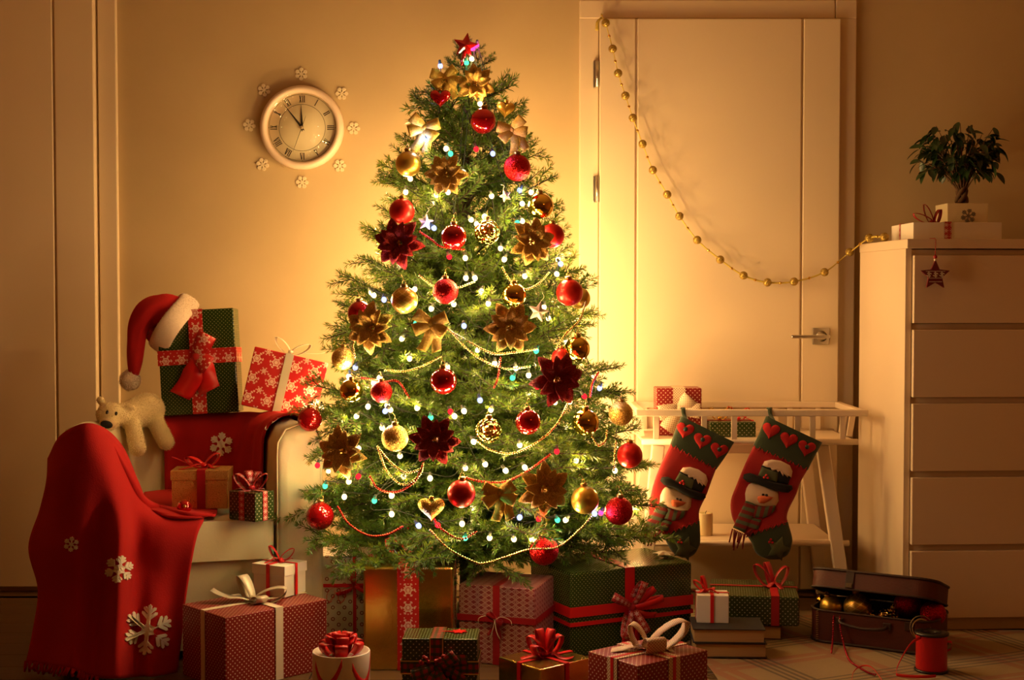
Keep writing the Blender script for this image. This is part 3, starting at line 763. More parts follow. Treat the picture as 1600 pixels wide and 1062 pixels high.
# ============================================================ RIBBONS AND BOWS
def strip(mb, path, wdir, w, th=.0012, mi=0):
    # ribbon along path; wdir a vector or list; w a number or list
    path = [V(p) for p in path]; n = len(path); g = []; uv = []; acc = 0
    for i, p in enumerate(path):
        if i: acc += (p - path[i - 1]).length
        d = V(wdir[i] if isinstance(wdir, list) else wdir).normalized(); ww = w[i] if isinstance(w, list) else w
        g.append([p - d * ww / 2, p, p + d * ww / 2]); uv.append([(-ww / 2, acc), (0, acc), (ww / 2, acc)])
    mb.grid(g, mi, th, uv=uv)
def bow_loop(phi, Lh, H, w, tilt=0.0, flat=.42, z0=.003):
    d = V((cos(phi), sin(phi), 0)); side = V((-sin(phi), cos(phi), 0)); path = []; ws = []
    for i in range(17):
        t = i / 16; r_ = Lh * (1 - cos(2 * pi * t)) / 2 * (1 if t < .5 else .96)
        path.append(d * r_ * cos(tilt) + V((0, 0, z0 + r_ * sin(tilt) + H * (.5 * sin(2 * pi * t) + flat * (1 - cos(2 * pi * t)) / 2 * 1.2))))
        ws.append(w * (.38 + .62 * sin(pi * t) ** .6))
    mb = MB(); strip(mb, path, side, ws); return mb
def bow_tail(phi, Lt, w, drop=0.0, wave=.006, z0=.004, seed=0):
    d = V((cos(phi), sin(phi), 0)); side = V((-sin(phi), cos(phi), 0)); path = []; ws = []
    for i in range(11):
        t = i / 10; path.append(d * Lt * t + side * (.10 * Lt * sin(t * 3 + seed)) + V((0, 0, z0 + .006 * sin(pi * min(1, t * 2)) + wave * sin(t * 5 + seed) * t - drop * t * t)))
        ws.append(w * (.4 + .6 * min(1, t * 2.5)))
    mb = MB(); strip(mb, path, side, ws)
    return mb
def make_bow(parent, mat, loc, rot, loops, tails, w, knot=.010, name='bow', knotmat=None, loopmat2=None):
    b = MB(); b.ball((0, 0, knot * .8), knot, 12, 8, (1.1, 1.1, .8)); o = b.build(name, knotmat or mat, parent)
    o.location = loc; o.rotation_euler = rot
    for q in loops: bow_loop(*q[:3], w if len(q) < 5 else q[4], *(q[3:4])).build('loop', mat, o)
    for k, q in enumerate(tails): bow_tail(q[0], q[1], w * (q[3] if len(q) > 3 else .9), q[2] if len(q) > 2 else 0, seed=k * 1.7).build('tail', loopmat2 or mat, o)
    return o
TOP = (0, 0, 0); FRONT = (pi / 2, 0, 0); LEFT = (pi / 2, 0, -pi / 2)
def gift(name, label, loc, yaw, w, d, h, mat, bands=(), group=None, lid=None, rot=None, bev=.003, cat='gift'):
    t = thing(name, label, cat, loc, yaw, group, rot)
    hb = h - lid if lid else h
    body = MB().box(-w / 2, w / 2, -d / 2, d / 2, 0, hb).build('box', mat, t, boxuv=True, bevel=bev)
    if lid: MB().box(-w / 2 - .003, w / 2 + .003, -d / 2 - .003, d / 2 + .003, hb, h).build('lid', mat, t, boxuv=True, bevel=bev * .7)
    e = .0042 if lid else .0012; th = .0010
    for kind, off, rw, rm in bands:
        mb = MB(); X, Y_, Z = w / 2 + e, d / 2 + e, h + .0012
        if kind == 'x':      # over the top, hanging front and back
            mb.box(off - rw / 2, off + rw / 2, -Y_ - th, -Y_, .001, Z + th); mb.box(off - rw / 2, off + rw / 2, Y_, Y_ + th, .001, Z + th); mb.box(off - rw / 2, off + rw / 2, -Y_, Y_, Z, Z + th)
        elif kind == 'y':
            mb.box(-X - th, -X, off - rw / 2, off + rw / 2, .001, Z + th); mb.box(X, X + th, off - rw / 2, off + rw / 2, .001, Z + th); mb.box(-X, X, off - rw / 2, off + rw / 2, Z, Z + th)
        else:
            z0, z1 = off - rw / 2, off + rw / 2; X += .0012; Y_ += .0012
            mb.box(-X - th, X + th, -Y_ - th, -Y_, z0, z1); mb.box(-X - th, X + th, Y_, Y_ + th, z0, z1); mb.box(-X - th, -X, -Y_, Y_, z0, z1); mb.box(X, X + th, -Y_, Y_, z0, z1)
        mb.build('ribbon', rm, t, boxuv=True)
    return t
def at_corner(N, th_deg, w, d, z=0.0):       # nearest corner, heading of its right-hand edge
    a = R(th_deg); u = V((cos(a), sin(a), 0)); v = V((-sin(a), cos(a), 0))
    p = V((N[0], N[1], z)) + u * w / 2 + v * d / 2; return p, a
# papers
P_green = paper_dots('green_dotted_paper', (0.020, 0.042, 0.006, 1), (0.27, 0.30, 0.10, 1), .0120, .17, .22)
P_green2 = paper_dots('green_dotted_paper_small', (0.035, 0.055, 0.014, 1), (0.44, 0.42, 0.26, 1), .0150, .16, .26)
P_red = paper_dots('red_dotted_paper', (0.23, 0.008, 0.010, 1), (0.72, 0.56, 0.42, 1), .0140, .19, .42)
P_red2 = paper_dots('red_dotted_paper_small', (0.25, 0.010, 0.010, 1), (0.74, 0.55, 0.42, 1), .0150, .19, .42)
m = Mat('ring_paper'); d_ = m.dots(.034, None); rg = m.ma('LESS_THAN', m.ma('ABSOLUTE', m.ma('SUBTRACT', d_, .185)), .055)
u, v = m.uv(); d2 = m.dots(.034, None)
m.set(m.mix(rg, (0.72, 0.62, 0.50, 1), (0.22, 0.03, 0.03, 1)), .5); P_ring = m.m
m = Mat('gold_foil'); m.set((0.72, 0.47, 0.10, 1), .24, 1.0); m.bump(m.ma('ADD', m.noise(9, 3), m.ma('MULTIPLY', m.noise(40, 2), .25)), .14, .012); P_gold = m.m
m = Mat('embossed_gold'); vv = m.noise(55, 2); w_ = m.ma('ABSOLUTE', m.ma('SINE', m.ma('MULTIPLY', vv, 34.0)))
m.set(m.mix(m.ma('LESS_THAN', w_, .35), (0.88, 0.62, 0.20, 1), (0.66, 0.42, 0.10, 1)), .34, .85); m.bump(w_, .35, .002); P_goldemb = m.m
m = Mat('lattice_paper'); u, v = m.uv()
a = m.ma('SUBTRACT', m.ma('FRACT', m.ma('DIVIDE', u, .0225)), .5); b = m.ma('SUBTRACT', m.ma('FRACT', m.ma('DIVIDE', v, .0145)), .5)
dd = m.ma('ADD', m.ma('ABSOLUTE', a), m.ma('ABSOLUTE', b)); bands_ = m.ma('MAXIMUM', m.ma('LESS_THAN', m.ma('ABSOLUTE', m.ma('SUBTRACT', dd, .5)), .10), m.ma('LESS_THAN', m.ma('ABSOLUTE', m.ma('SUBTRACT', dd, .22)), .06))
m.set(m.mix(bands_, (0.24, 0.026, 0.035, 1), (0.50, 0.27, 0.21, 1)), .45); P_lat = m.m
m = Mat('snowflake_paper'); f = m.ma('MAXIMUM', m.flakes(.058, .36, .01, .0), m.ma('MAXIMUM', m.flakes(.058, .21, .039, .032), m.flakes(.029, .12, .010, .024, .3, .6)))
m.set(m.mix(f, (0.50, 0.010, 0.012, 1), (0.80, 0.55, 0.42, 1)), .4); P_flake = m.m
def nordic(name, base, pr, sp, rough=.45):
    m = Mat(name); u, v = m.uv(); f = m.ma('MAXIMUM', m.flakes(sp, .42, sp / 2, 0, .13, .2), m.dots(sp * .42, .12))
    m.set(m.mix(f, base, pr), rough); return m.m
RB_nord = nordic('nordic_ribbon', (0.50, 0.010, 0.012, 1), (0.78, 0.50, 0.40, 1), .050)
RB_nord_s = nordic('nordic_ribbon_small', (0.38, 0.010, 0.014, 1), (0.75, 0.52, 0.44, 1), .018)
m = Mat('plaid_ribbon'); u, v = m.uv()
s1_ = m.ma('LESS_THAN', m.ma('FRACT', m.ma('DIVIDE', u, .017)), .45); s2_ = m.ma('LESS_THAN', m.ma('FRACT', m.ma('DIVIDE', v, .021)), .4)
m.set(m.mix(s1_, m.mix(s2_, (0.33, 0.012, 0.012, 1), (0.06, 0.05, 0.015, 1)), m.mix(s2_, (0.10, 0.045, 0.015, 1), (0.025, 0.04, 0.012, 1))), .6); RB_plaid = m.m
RB_gold = simple('gold_wire_edge', (0.75, 0.48, 0.16, 1), .3, 1.0)
m = Mat('dotted_cream_ribbon'); m.set(m.mix(m.dots(.0085, .24), (0.74, 0.60, 0.42, 1), (0.22, 0.03, 0.02, 1)), .6); RB_cdot = m.m
RB_sheer = simple('sheer_red_ribbon', (0.40, 0.012, 0.018, 1), .4)
red, dred, cream, silver = MT['red_ribbon'], MT['dark_red_ribbon'], MT['cream_ribbon'], MT['silver_ribbon']

# ============================================================ GIFTS ON THE FLOOR
G = 'wrapped gifts around the tree'
# a: red dotted, silver bow
p, a = at_corner((-.752, 3.645), 43, .325, .22)
ga = gift('gift_box', 'large red dotted gift with pale ribbon and silver bow beside the armchair', p, a, .325, .22, .196, P_red, [('x', .005, .024, cream), ('y', .0, .020, cream)], G)
make_bow(ga, silver, (-.012, -.010, .199), (0, 0, R(-43)), [(R(8), .095, .040, .05), (R(142), .062, .045, .60), (R(-48), .05, .022, .02)], [(R(176), .115, -.035, 1.0)], .036, .011)
# b: white box on a
p, a = at_corner((-.632, 3.868), 62, .098, .108, .1985)
gb = gift('gift_box', 'small white lidded gift box on top of the red dotted gift', p, a, .098, .108, .088, MT['white_card'], [('x', 0, .010, red), ('y', 0, .012, red)], G, lid=.028, bev=.0015)
make_bow(gb, red, (0, 0, .0905), (0, 0, R(-62)), [(R(15), .045, .026, .3), (R(165), .040, .026, .6)], [(R(200), .05, .002), (R(-60), .03, .0)], .013, .006)
# c: ring paper
gc = gift('gift_box', 'tall white gift printed with red rings, tied with thin red ribbon', (-.498, 4.178, 0), R(3), .178, .15, .272, P_ring, [('x', .03, .010, red), ('z', .185, .010, red)], G)
bo = make_bow(gc, red, (.03, -.0795, .185), FRONT, [(R(105), .06, .03, .15), (R(-20), .04, .03, .15)], [(R(205), .06, 0), (R(-30), .05, 0)], .012, .006)
for k in range(2):
    mb = MB(); pth = [V((-.02 - .055 * (i / 24) - .018 * sin(i * .42 + k), -.025 + .022 * cos(i * .42 + k * 2) - .005 * k, .012 + .006 * sin(i * .3))) for i in range(25)]
    strip(mb, pth, V((0, .2, 1)), .005); mb.build('curled_ribbon', red, bo)
# d: gold foil
gd = gift('gift_box', 'tall gold foil gift with wide red snowflake ribbon', (-.2875, 3.985, 0), R(0), .248, .265, .288, P_gold, [('x', .0, .060, RB_nord), ('y', .02, .050, RB_nord)], G, bev=.006)
make_bow(gd, RB_nord, (.0, -.02, .291), TOP, [(R(160), .075, .05, .25), (R(20), .075, .06, .35), (R(75), .07, .08, .5)], [(R(-90), .06, 0)], .05, .014)
# e: lattice paper
ex = (cos(R(-17.4)), sin(R(-17.4)))
N = V((.0635, 3.875, 0)); wE, dE = .225, .196
ctr = N - V((ex[0], ex[1], 0)) * wE / 2 + V((-ex[1], ex[0], 0)) * dE / 2
ge = gift('gift_box', 'red and white lattice patterned gift with dark red ribbon cross', ctr, R(-17.4), wE, dE, .2226, P_lat, [('x', .0, .020, dred), ('z', .130, .018, dred)], G, bev=.004)
bo = make_bow(ge, dred, (0, -.1025, .130), FRONT, [(R(130), .03, .02, .2), (R(-15), .028, .02, .2)], [(R(-80), .06, 0, .5), (R(-110), .05, 0, .5)], .014, .006)
mb = MB()
for s in (-1, 1):
    mb.tube(spline([(0, 0, .010), (.02 * s, .012, .016), (.045 * s, .004, .012), (.05 * s, -.012, .008)], 6), .0012, 5); mb.tube(spline([(0, 0, .010), (.006 * s, -.03, .014), (.016 * s, -.055, .008)], 6), .0012, 5)
mb.build('twine', simple('cotton_twine', (.6, .45, .3, 1), .9), bo)
# f: large green
p, a = at_corner((.168, 3.985), 25.7, .41, .26)
gf = gift('gift_box', 'largest green dotted gift with red ribbon and looped bow on its front', p, a, .41, .26, .243, P_green, [('x', -.01, .032, red), ('z', .130, .030, red), ('z', .095, .012, red)], G, bev=.006)
make_bow(gf, RB_nord_s, (-.01, -.1345, .130), FRONT, [(R(150), .088, .03, .1), (R(68), .085, .03, .1), (R(-112), .095, .03, .1), (R(-62), .09, .03, .1)], [], .026, .012)
make_bow(gf, red, (-.01, -.137, .128), FRONT, [(R(40), .09, .02, .12), (R(15), .10, .03, .1)], [(R(-80), .11, 0), (R(-98), .10, 0), (R(-20), .085, 0), (R(35), .05, 0)], .020, .010, name='ribbon_tuft')
# g: small green plaid
gg = gift('gift_box', 'small green dotted gift with gold-edged plaid ribbon in the front row', (-.186, 3.665, 0), R(-2), .196, .118, .1495, P_green2, [('x', -.008, .030, RB_plaid), ('z', .075, .030, RB_plaid), ('x', -.0245, .003, RB_gold), ('x', .0085, .003, RB_gold), ('z', .0915, .003, RB_gold), ('z', .0585, .003, RB_gold)], G)
make_bow(gg, RB_plaid, (-.008, -.064, .075), FRONT, [(R(38), .07, .03, .15), (R(195), .065, .03, .12), (R(-60), .06, .03, .15), (R(-115), .06, .03, .12)], [(R(12), .085, 0), (R(-20), .085, 0)], .034, .009)
mb = MB()
for k in range(16): mb.ball((-.028 + .04 * (k % 2) + rnd.uniform(-.012, .012), .024 + rnd.uniform(-.012, .014), .016 + rnd.uniform(0, .01)), .0052, 8, 6)
o = mb.build('berries', dred, gg); o.location = (-.008, -.064, .075); o.rotation_euler = FRONT
mb = MB(); mb.prism(star_poly(.024, .55, 7), 0, .002, M=Matrix.Translation((.045, .012, .1512))); mb.box(.0, .026, .010, .016, .1512, .1528); mb.build('gift_tag', red, gg, label='red felt flower tag')
# h: small gold
p, a = at_corner((.072, 3.50), 40.5, .18, .165)
gh = gift('gift_box', 'low gold gift with red ribbon bow in the front row', p, a, .18, .165, .098, P_gold, [('x', 0, .014, red), ('y', 0, .014, red)], G)
make_bow(gh, red, (0, 0, .1005), (0, 0, R(-40)), [(R(25), .055, .04, .40), (R(155), .055, .04, .35), (R(50), .045, .045, .9), (R(130), .045, .045, .9), (R(220), .045, .03, .2)], [(R(190), .075, .002), (R(-15), .075, .002)], .026, .010)
# i: red dotted with cream bow
p, a = at_corner((.309, 3.40), 38.5, .245, .185)
gi = gift('gift_box', 'red dotted gift with big cream dotted bow in the front row', p, a, .245, .185, .134, P_red2, [('x', .0, .040, RB_cdot), ('y', .0, .036, RB_cdot), ('x', .0, .011, red), ('y', .0, .010, red)], G)
for o in [x for x in gi.children if x.name.startswith('ribbon')][2:]:
    o.scale = (1.008, 1.008, 1.006)
make_bow(gi, RB_cdot, (0, .0, .137), (0, 0, R(-38.5)), [(R(18), .115, .055, .24), (R(160), .055, .055, .40), (R(-70), .055, .045, .0, .055)], [(R(172), .12, .006, 1.1), (R(5), .11, .01, 1.0)], .044, .016)
# j: round box
gj = thing('round_gift_box', 'round white gift box with red ribbon print and red satin bow on top', 'gift', (px2x(531, 3.55), 3.55, 0), 0, G)
rj = .0735; hj = .134
MB().lathe([(0.0001, 0), (rj, 0), (rj, hj - .002), (rj - .001, hj), (rj - .004, hj), (rj - .005, hj - .012), (.0001, hj - .012)], 48).build('box', MT['white_card'], gj)
mb = MB()
for k in range(4):      # printed ribbon garland round the side: thin applied paper
    a0 = -pi / 2 - .95 + k * 1.45; pth = [a0 + 1.1 * i / 14 for i in range(15)]
    g = []
    for i, q in enumerate(pth):
        t = i / 14; zc = .055 + .055 * (2 * t - 1) ** 2 + (.012 * t); hw = .011
        g.append([V(((rj + .0006) * cos(q), (rj + .0006) * sin(q), zc - hw)), V(((rj + .0006) * cos(q), (rj + .0006) * sin(q), zc + hw))])
    mb.grid(g, 0, .0005)
mb.build('paper_ribbon', red, gj)
make_bow(gj, red, (0, 0, hj - .012), (0, 0, .3), [(R(20 + 60 * k), .060, .035, .12) for k in range(6)] + [(R(50 + 72 * k), .046, .040, .50) for k in range(5)] + [(R(10 + 120 * k), .034, .040, .95) for k in range(3)], [], .032, .012)
# k: small white on books, books, l: green
bk_cols = [(0.020, 0.022, 0.028, 1), (0.05, 0.028, 0.015, 1), (0.07, 0.03, 0.012, 1)]
pages = Mat('book_pages'); pages.set(pages.mix(pages.noise(1, 2, .5, (2, 2, 700)), (0.44, 0.27, 0.11, 1), (0.62, 0.42, 0.2, 1)), .8)
def book(label, loc, yaw, w, d, h, col):
    t = thing('book', label, 'book', loc, yaw, 'old books lying on the rug')
    cm = simple('book_cover', col, .55)
    c0 = MB().box(-w / 2, w / 2, -d / 2, d / 2, 0, .003); c0.box(-w / 2, w / 2, -d / 2, d / 2, h - .003, h); c0.box(-w / 2, w / 2, d / 2 - .003, d / 2, .003, h - .003)
    c0.build('cover', cm, t, bevel=.0008)
    MB().box(-w / 2 + .004, w / 2 - .004, -d / 2 + .005, d / 2 - .003, .003, h - .003).build('page_block', pages.m, t)
RZ = .0085
bx0 = (px2x(1088, 3.945) + px2x(1202, 3.945)) / 2
book('thick book with brown edges, lower of the two stacked books', (bx0 + .004, 4.025, RZ), R(-2), .205, .145, .041, bk_cols[1])
book('dark-covered thick book, upper of the two stacked books', (bx0, 4.027, RZ + .0415), R(-3), .205, .15, .041, bk_cols[0])
gk = gift('gift_box', 'small white gift box with red ribbon on the stack of books', (px2x(1115, 4.06), 4.062, RZ + .083), R(-5), .092, .08, .080, MT['white_card'], [('x', -.002, .010, red), ('y', 0, .010, red)], G, bev=.0015)
make_bow(gk, red, (-.015, 0, .0825), TOP, [(R(160), .045, .02, .35), (R(135), .03, .03, .8)], [(R(-10), .035, .0), (R(200), .04, 0), (R(40), .03, 0)], .015, .006)
book('old brown book lying under the green gift near the suitcase', (.735, 4.255, RZ), R(-8), .17, .17, .040, bk_cols[2])
l_c = V((.745, 4.292, RZ + .041))
gl = gift('gift_box', 'green dotted gift with sheer red ribbon lying on a book', l_c, R(-8), .262, .245, .088, P_green2, [('x', .06, .024, RB_sheer), ('y', .02, .016, RB_sheer)], G, bev=.005)
make_bow(gl, RB_sheer, (.06, .02, .091), TOP, [(R(155), .07, .05, .35), (R(20), .055, .05, .4), (R(125), .05, .05, .7)], [(R(-50), .04, .0), (R(-130), .04, 0)], .020, .008)

# ============================================================ GIFTS ON THE ARMCHAIR AND TABLES
ztop = HT + .017
bb = thing('gift_box', 'x', 'gift'); bpy.data.objects.remove(bb)
# green gift on the chair back, leaning a little
gm = gift('gift_box', 'green dotted gift with red snowflake ribbon standing on the chair back', P(314, 652, 4.50) + V((0, .035, 0)), 0, .245, .10, .335, P_green, [('x', .0, .046, RB_nord), ('z', .185, .048, RB_nord)], G, rot=(R(-3), R(-3.2), R(2)), bev=.004)
gm.location.z = HT + .012
make_bow(gm, RB_nord, (.0, -.0545, .185), FRONT, [(R(58), .085, .035, .12), (R(-38), .055, .03, .1)], [], .060, .013)
make_bow(gm, red, (.0, -.057, .183), FRONT, [], [(R(-118), .135, 0, 1.1), (R(-66), .115, 0, 1.15)], .062, .010, name='ribbon_ends')
gn = gift('gift_box', 'red gift printed with white snowflakes tilted on the chair back', (0, 0, 0), 0, .222, .12, .178, P_flake, [('x', -.005, .024, silver)], G, rot=(R(-4), R(13.5), R(8)), bev=.003); gn.scale = (1.07, 1, 1.07)
pc = P(432, 648, 4.47); gn.location = (pc.x, 4.50, pc.z + .004)
make_bow(gn, cream, (-.005, .0, .181), TOP, [(R(165), .06, .03, .3), (R(15), .06, .03, .3)], [(R(5), .10, -.03, .5)], .026, .008)
# gold embossed box and small green gift on the seat
zs_ = .4185
c0 = PZ(310, 795, zs_); go = gift('gift_box', 'embossed gold gift box with lid and red bow on the armchair seat', (c0.x, c0.y + .055, zs_), R(4), .160, .105, .112, P_goldemb, [('x', .005, .024, dred)], G, lid=.028, bev=.0015)
make_bow(go, red, (.005, 0, .1145), TOP, [(R(20), .05, .03, .35), (R(160), .06, .025, .15)], [(R(200), .075, .0, .5), (R(-20), .05, 0, .6), (R(165), .10, -.02, .25)], .026, .009)
p, a = at_corner((PZ(399, 816, .4005).x, PZ(399, 816, .4005).y), 55, .075, .105, .4005)
gq = gift('gift_box', 'small green dotted gift with nordic bow on the armchair seat', p, a, .075, .105, .082, P_green2, [('x', .0, .018, RB_nord_s), ('y', .0, .022, RB_nord_s)], G, bev=.002)
make_bow(gq, RB_nord_s, (0, 0, .0845), (0, 0, R(-55)), [(R(15), .05, .035, .35), (R(165), .055, .035, .3), (R(60), .036, .040, .5), (R(120), .036, .040, .6)], [], .026, .009)
# on the tray table
zt_ = zt + .0045
gr = gift('gift_box', 'red dotted gift with large white dotted bow on the tray table', (px2x(1060, 4.68), 4.70, zt_), R(0), .150, .10, .158, P_red2, [('x', .0, .040, RB_cdot)], G)
make_bow(gr, RB_cdot, (.0, -.0535, .090), FRONT, [(R(48), .055, .03, .12), (R(190), .075, .03, .1), (R(-5), .07, .03, .1), (R(235), .085, .03, .12)], [(R(-85), .05, 0)], .050, .012)
gs = gift('gift_box', 'flat green dotted gift with red bow lying on the tray table', (px2x(1144, 4.62), 4.655, zt_), R(2), .152, .11, .050, P_green2, [('y', .0, .012, red)], G)
make_bow(gs, MT['gold_metal'], (-.035, 0, .0525), TOP, [(R(150), .04, .03, .4), (R(20), .05, .03, .4)], [(R(0), .05, 0)], .014, .007)
make_bow(gs, red, (.03, 0, .0525), TOP, [(R(10), .04, .03, .4), (R(170), .045, .03, .5)], [(R(-20), .05, 0)], .014, .006, name='red_bow')
# white flat box on the chest
bxw = gift('gift_box', 'flat white gift box with red nordic ribbon on the chest of drawers', (1.246 + .137, 4.36 + .125, CH_H + .001), R(0), .275, .25, .053, MT['white_card'], [('x', -.03, .022, RB_nord_s), ('y', .02, .012, RB_nord_s)], G, bev=.0015)
make_bow(bxw, dred, (-.03, .02, .0555), TOP, [(R(180), .07, .025, .2), (R(150), .045, .045, .7), (R(20), .03, .04, .5)], [(R(-160), .03, 0)], .018, .007)
# ============================================================ BAUBLES AND OTHER TREE ORNAMENTS
m = Mat('red_gloss'); m.set((0.50, 0.006, 0.010, 1), .06, .75, Coat_Weight=.6); B_rg = m.m
m = Mat('red_matte'); m.set((0.55, 0.016, 0.010, 1), .36, .6); B_rm = m.m
m = Mat('gold_gloss'); m.set((0.72, 0.46, 0.075, 1), .07, 1.0); B_gg = m.m
m = Mat('gold_matte'); m.set((0.66, 0.42, 0.075, 1), .33, .9); B_gm = m.m
B_rl = glitter('red_glitter', (0.40, 0.004, 0.006, 1), (0.55, 0.014, 0.012, 1), 800, .9)
B_gl = glitter('gold_glitter', (0.50, 0.30, 0.05, 1), (0.85, 0.60, 0.15, 1), 800, .8)
m = Mat('gold_diamond'); w1 = m.node('ShaderNodeTexCoord'); xx = m.node('ShaderNodeSeparateXYZ'); m.nt.links.new(w1.outputs['Object'], xx.inputs[0])
th = m.ma('MULTIPLY', m.ma('ARCTAN2', xx.outputs[1], xx.outputs[0]), 8 / (2 * pi)); zz = m.ma('MULTIPLY', xx.outputs[2], 62.0)
l1 = m.ma('LESS_THAN', m.ma('ABSOLUTE', m.ma('SUBTRACT', m.ma('FRACT', m.ma('ADD', th, zz)), .5)), .07); l2 = m.ma('LESS_THAN', m.ma('ABSOLUTE', m.ma('SUBTRACT', m.ma('FRACT', m.ma('SUBTRACT', th, zz)), .5)), .07)
m.set(m.mix(m.ma('MAXIMUM', l1, l2), (0.62, 0.38, 0.07, 1), (0.85, 0.62, 0.22, 1)), .34, .9); B_gd = m.m
m = Mat('gold_crackle'); vo = m.vor(85, 'Distance'); m.set((0.74, 0.50, 0.14, 1), .12, 1.0); m.bump(vo, 1.0, .012); B_gc = m.m
FIN = {'rg': B_rg, 'rm': B_rm, 'gg': B_gg, 'gm': B_gm, 'rl': B_rl, 'gl': B_gl, 'gd': B_gd, 'gc': B_gc}
BASE_R = .035
CAPM = {}
def bauble_mesh(fin):
    mb = MB(); mb.ball((0, 0, 0), BASE_R, 32, 20); return mb.mesh('ball', FIN[fin])
BALLS = {}
def cap_meshes(gold):
    mb = MB(); mb.lathe([(.0088, BASE_R - .0014), (.0088, BASE_R + .006), (.0075, BASE_R + .0075), (.0001, BASE_R + .008)], 14)
    lp = MB(); lp.tube([(.0052 * cos(a), 0, BASE_R + .0115 + .0055 * sin(a)) for a in [2 * pi * i / 12 for i in range(12)]], .0008, 5, closed=True)
    hk = MB(); hk.tube(spline([(0, 0, BASE_R + .0165), (.0015, .003, BASE_R + .026), (.0, .010, BASE_R + .031), (0, .016, BASE_R + .026)], 4), .0006, 4)
    return mb.mesh('cap', gold), lp.mesh('loop', gold), hk.mesh('hook', gold)
CAPS = cap_meshes(simple('ornament_cap', (0.45, 0.30, 0.10, 1), .35, 1.0))
def bauble(fin, label, p, r, group='baubles hung on the tree', rot=(0, 0, 0), hook=True):
    t = thing('bauble', label, 'bauble', p, 0, group, rot=rot); t.scale = (r / BASE_R,) * 3
    if fin not in BALLS: BALLS[fin] = bauble_mesh(fin)
    link('ball', BALLS[fin], t); link('cap', CAPS[0], t); link('loop', CAPS[1], t)
    if hook: link('hook', CAPS[2], t)
    return t
BAU = [
 (755,189,20,'rg','glossy dark red bauble highest on the front of the tree'),
 (638,256,20,'gm','satin gold bauble under the left gold bow near the top'),
 (808,262,21,'rl','red glitter bauble on the upper right of the tree'),
 (628,330,20,'rm','matte red bauble just above the left dark red poinsettia'),
 (845,322,20,'gg','shiny gold bauble at the upper right edge of the tree'),
 (709,370,20,'rg','glossy red bauble right of the dark red poinsettia'),
 (863,368,19,'rm','matte red bauble tucked beside the upper right gold poinsettia'),
 (761,362,20,'gc','crackled gold openwork bauble in the upper middle of the tree'),
 (696,455,20,'rl','red glitter bauble with a gold bead chain across it'),
 (632,469,21,'gd','gold bauble with a diamond grid pattern'),
 (803,461,19,'gg','shiny gold bauble behind the looped bead chain'),
 (890,457,21,'rm','matte red bauble at the right edge above the hanging beads'),
 (907,466,17,'gm','satin gold bauble peeping out behind a matte red one'),
 (562,489,19,'rg','red bauble half hidden by the left gold poinsettia'),
 (536,560,18,'gl','gold glitter bauble at the left edge of the tree'),
 (902,545,20,'gg','mirror gold bauble above the right dark red poinsettia'),
 (878,560,15,'rm','small matte red bauble behind the mirror gold one'),
 (693,595,21,'rg','glossy red bauble at the centre of the tree'),
 (549,610,18,'gg','shiny dark gold bauble above the armchair arm'),
 (596,612,17,'rl','red glitter bauble beside the shiny dark gold one'),
 (484,655,19,'rg','glossy red bauble resting over the armchair arm'),
 (617,684,21,'gl','gold glitter bauble beside the lower dark red poinsettia'),
 (825,659,20,'rg','glossy deep red bauble right of the crackled gold one'),
 (915,660,21,'gg','mirror gold bauble on the right side above the branches'),
 (970,646,19,'gl','gold glitter bauble nearest the white tray table'),
 (763,672,20,'gc','crackled gold bauble ringed by a bead chain'),
 (984,711,20,'rm','matte red bauble at the far right branch tips'),
 (721,771,22,'rm','matte red bauble between the gold heart and the gold bow'),
 (914,781,22,'gm','satin gold bauble low on the right side'),
 (967,798,22,'rl','red glitter bauble on the lowest right branch'),
 (500,806,22,'rg','glossy red bauble hanging low in front of the armchair'),
 (850,860,23,'rl','red glitter bauble hanging lowest, over the green gift'),
]
for px, py, r, fin, lab in BAU:
    p = TP(px, py, 1.05 if fin not in ('gc',) else 1.0)
    if (px, py) == (484, 655): p = P(px, py, 4.02)
    if (px, py) == (500, 806): p = P(px, py, 3.93)
    if (px, py) == (850, 860): p = P(px, py, 3.78)
    if (px, py) in ((907, 466), (878, 560)): p = p + V((0, .06, 0))
    bauble(fin, lab, p, r * p.y / F_PX, rot=(0, rnd.uniform(-.12, .12), rnd.uniform(0, 6)))
b0 = bauble('rg', 'small glossy red bauble lying on the armchair seat', PZ(288, 792, .436) , .021, None, (R(70), R(50), 0), False)
# hearts and stars (padded shapes)
def padded(mb, poly, depth, rings=4, M=None, flat_back=False):
    n = len(poly); c = (sum(p[0] for p in poly) / n, sum(p[1] for p in poly) / n); vs = []; fs = []
    for sgn in (1, -1):
        o = len(vs)
        for k in range(rings):
            s_ = 1 - k / rings; h = depth * sqrt(max(0, 1 - s_ * s_)) * (0 if (flat_back and sgn < 0) else 1)
            vs += [V((c[0] + (p[0] - c[0]) * s_, c[1] + (p[1] - c[1]) * s_, sgn * h)) for p in poly]
        vs.append(V((c[0], c[1], sgn * depth * (0 if (flat_back and sgn < 0) else 1))))
        for k in range(rings - 1):
            for i in range(n):
                q = (o + k * n + i, o + k * n + (i + 1) % n, o + (k + 1) * n + (i + 1) % n, o + (k + 1) * n + i); fs.append(q if sgn > 0 else q[::-1])
        for i in range(n):
            q = (o + (rings - 1) * n + i, o + (rings - 1) * n + (i + 1) % n, o + rings * n); fs.append(q if sgn > 0 else q[::-1])
    if M: vs = [M @ v for v in vs]
    mb.add(vs, fs, 0, True)
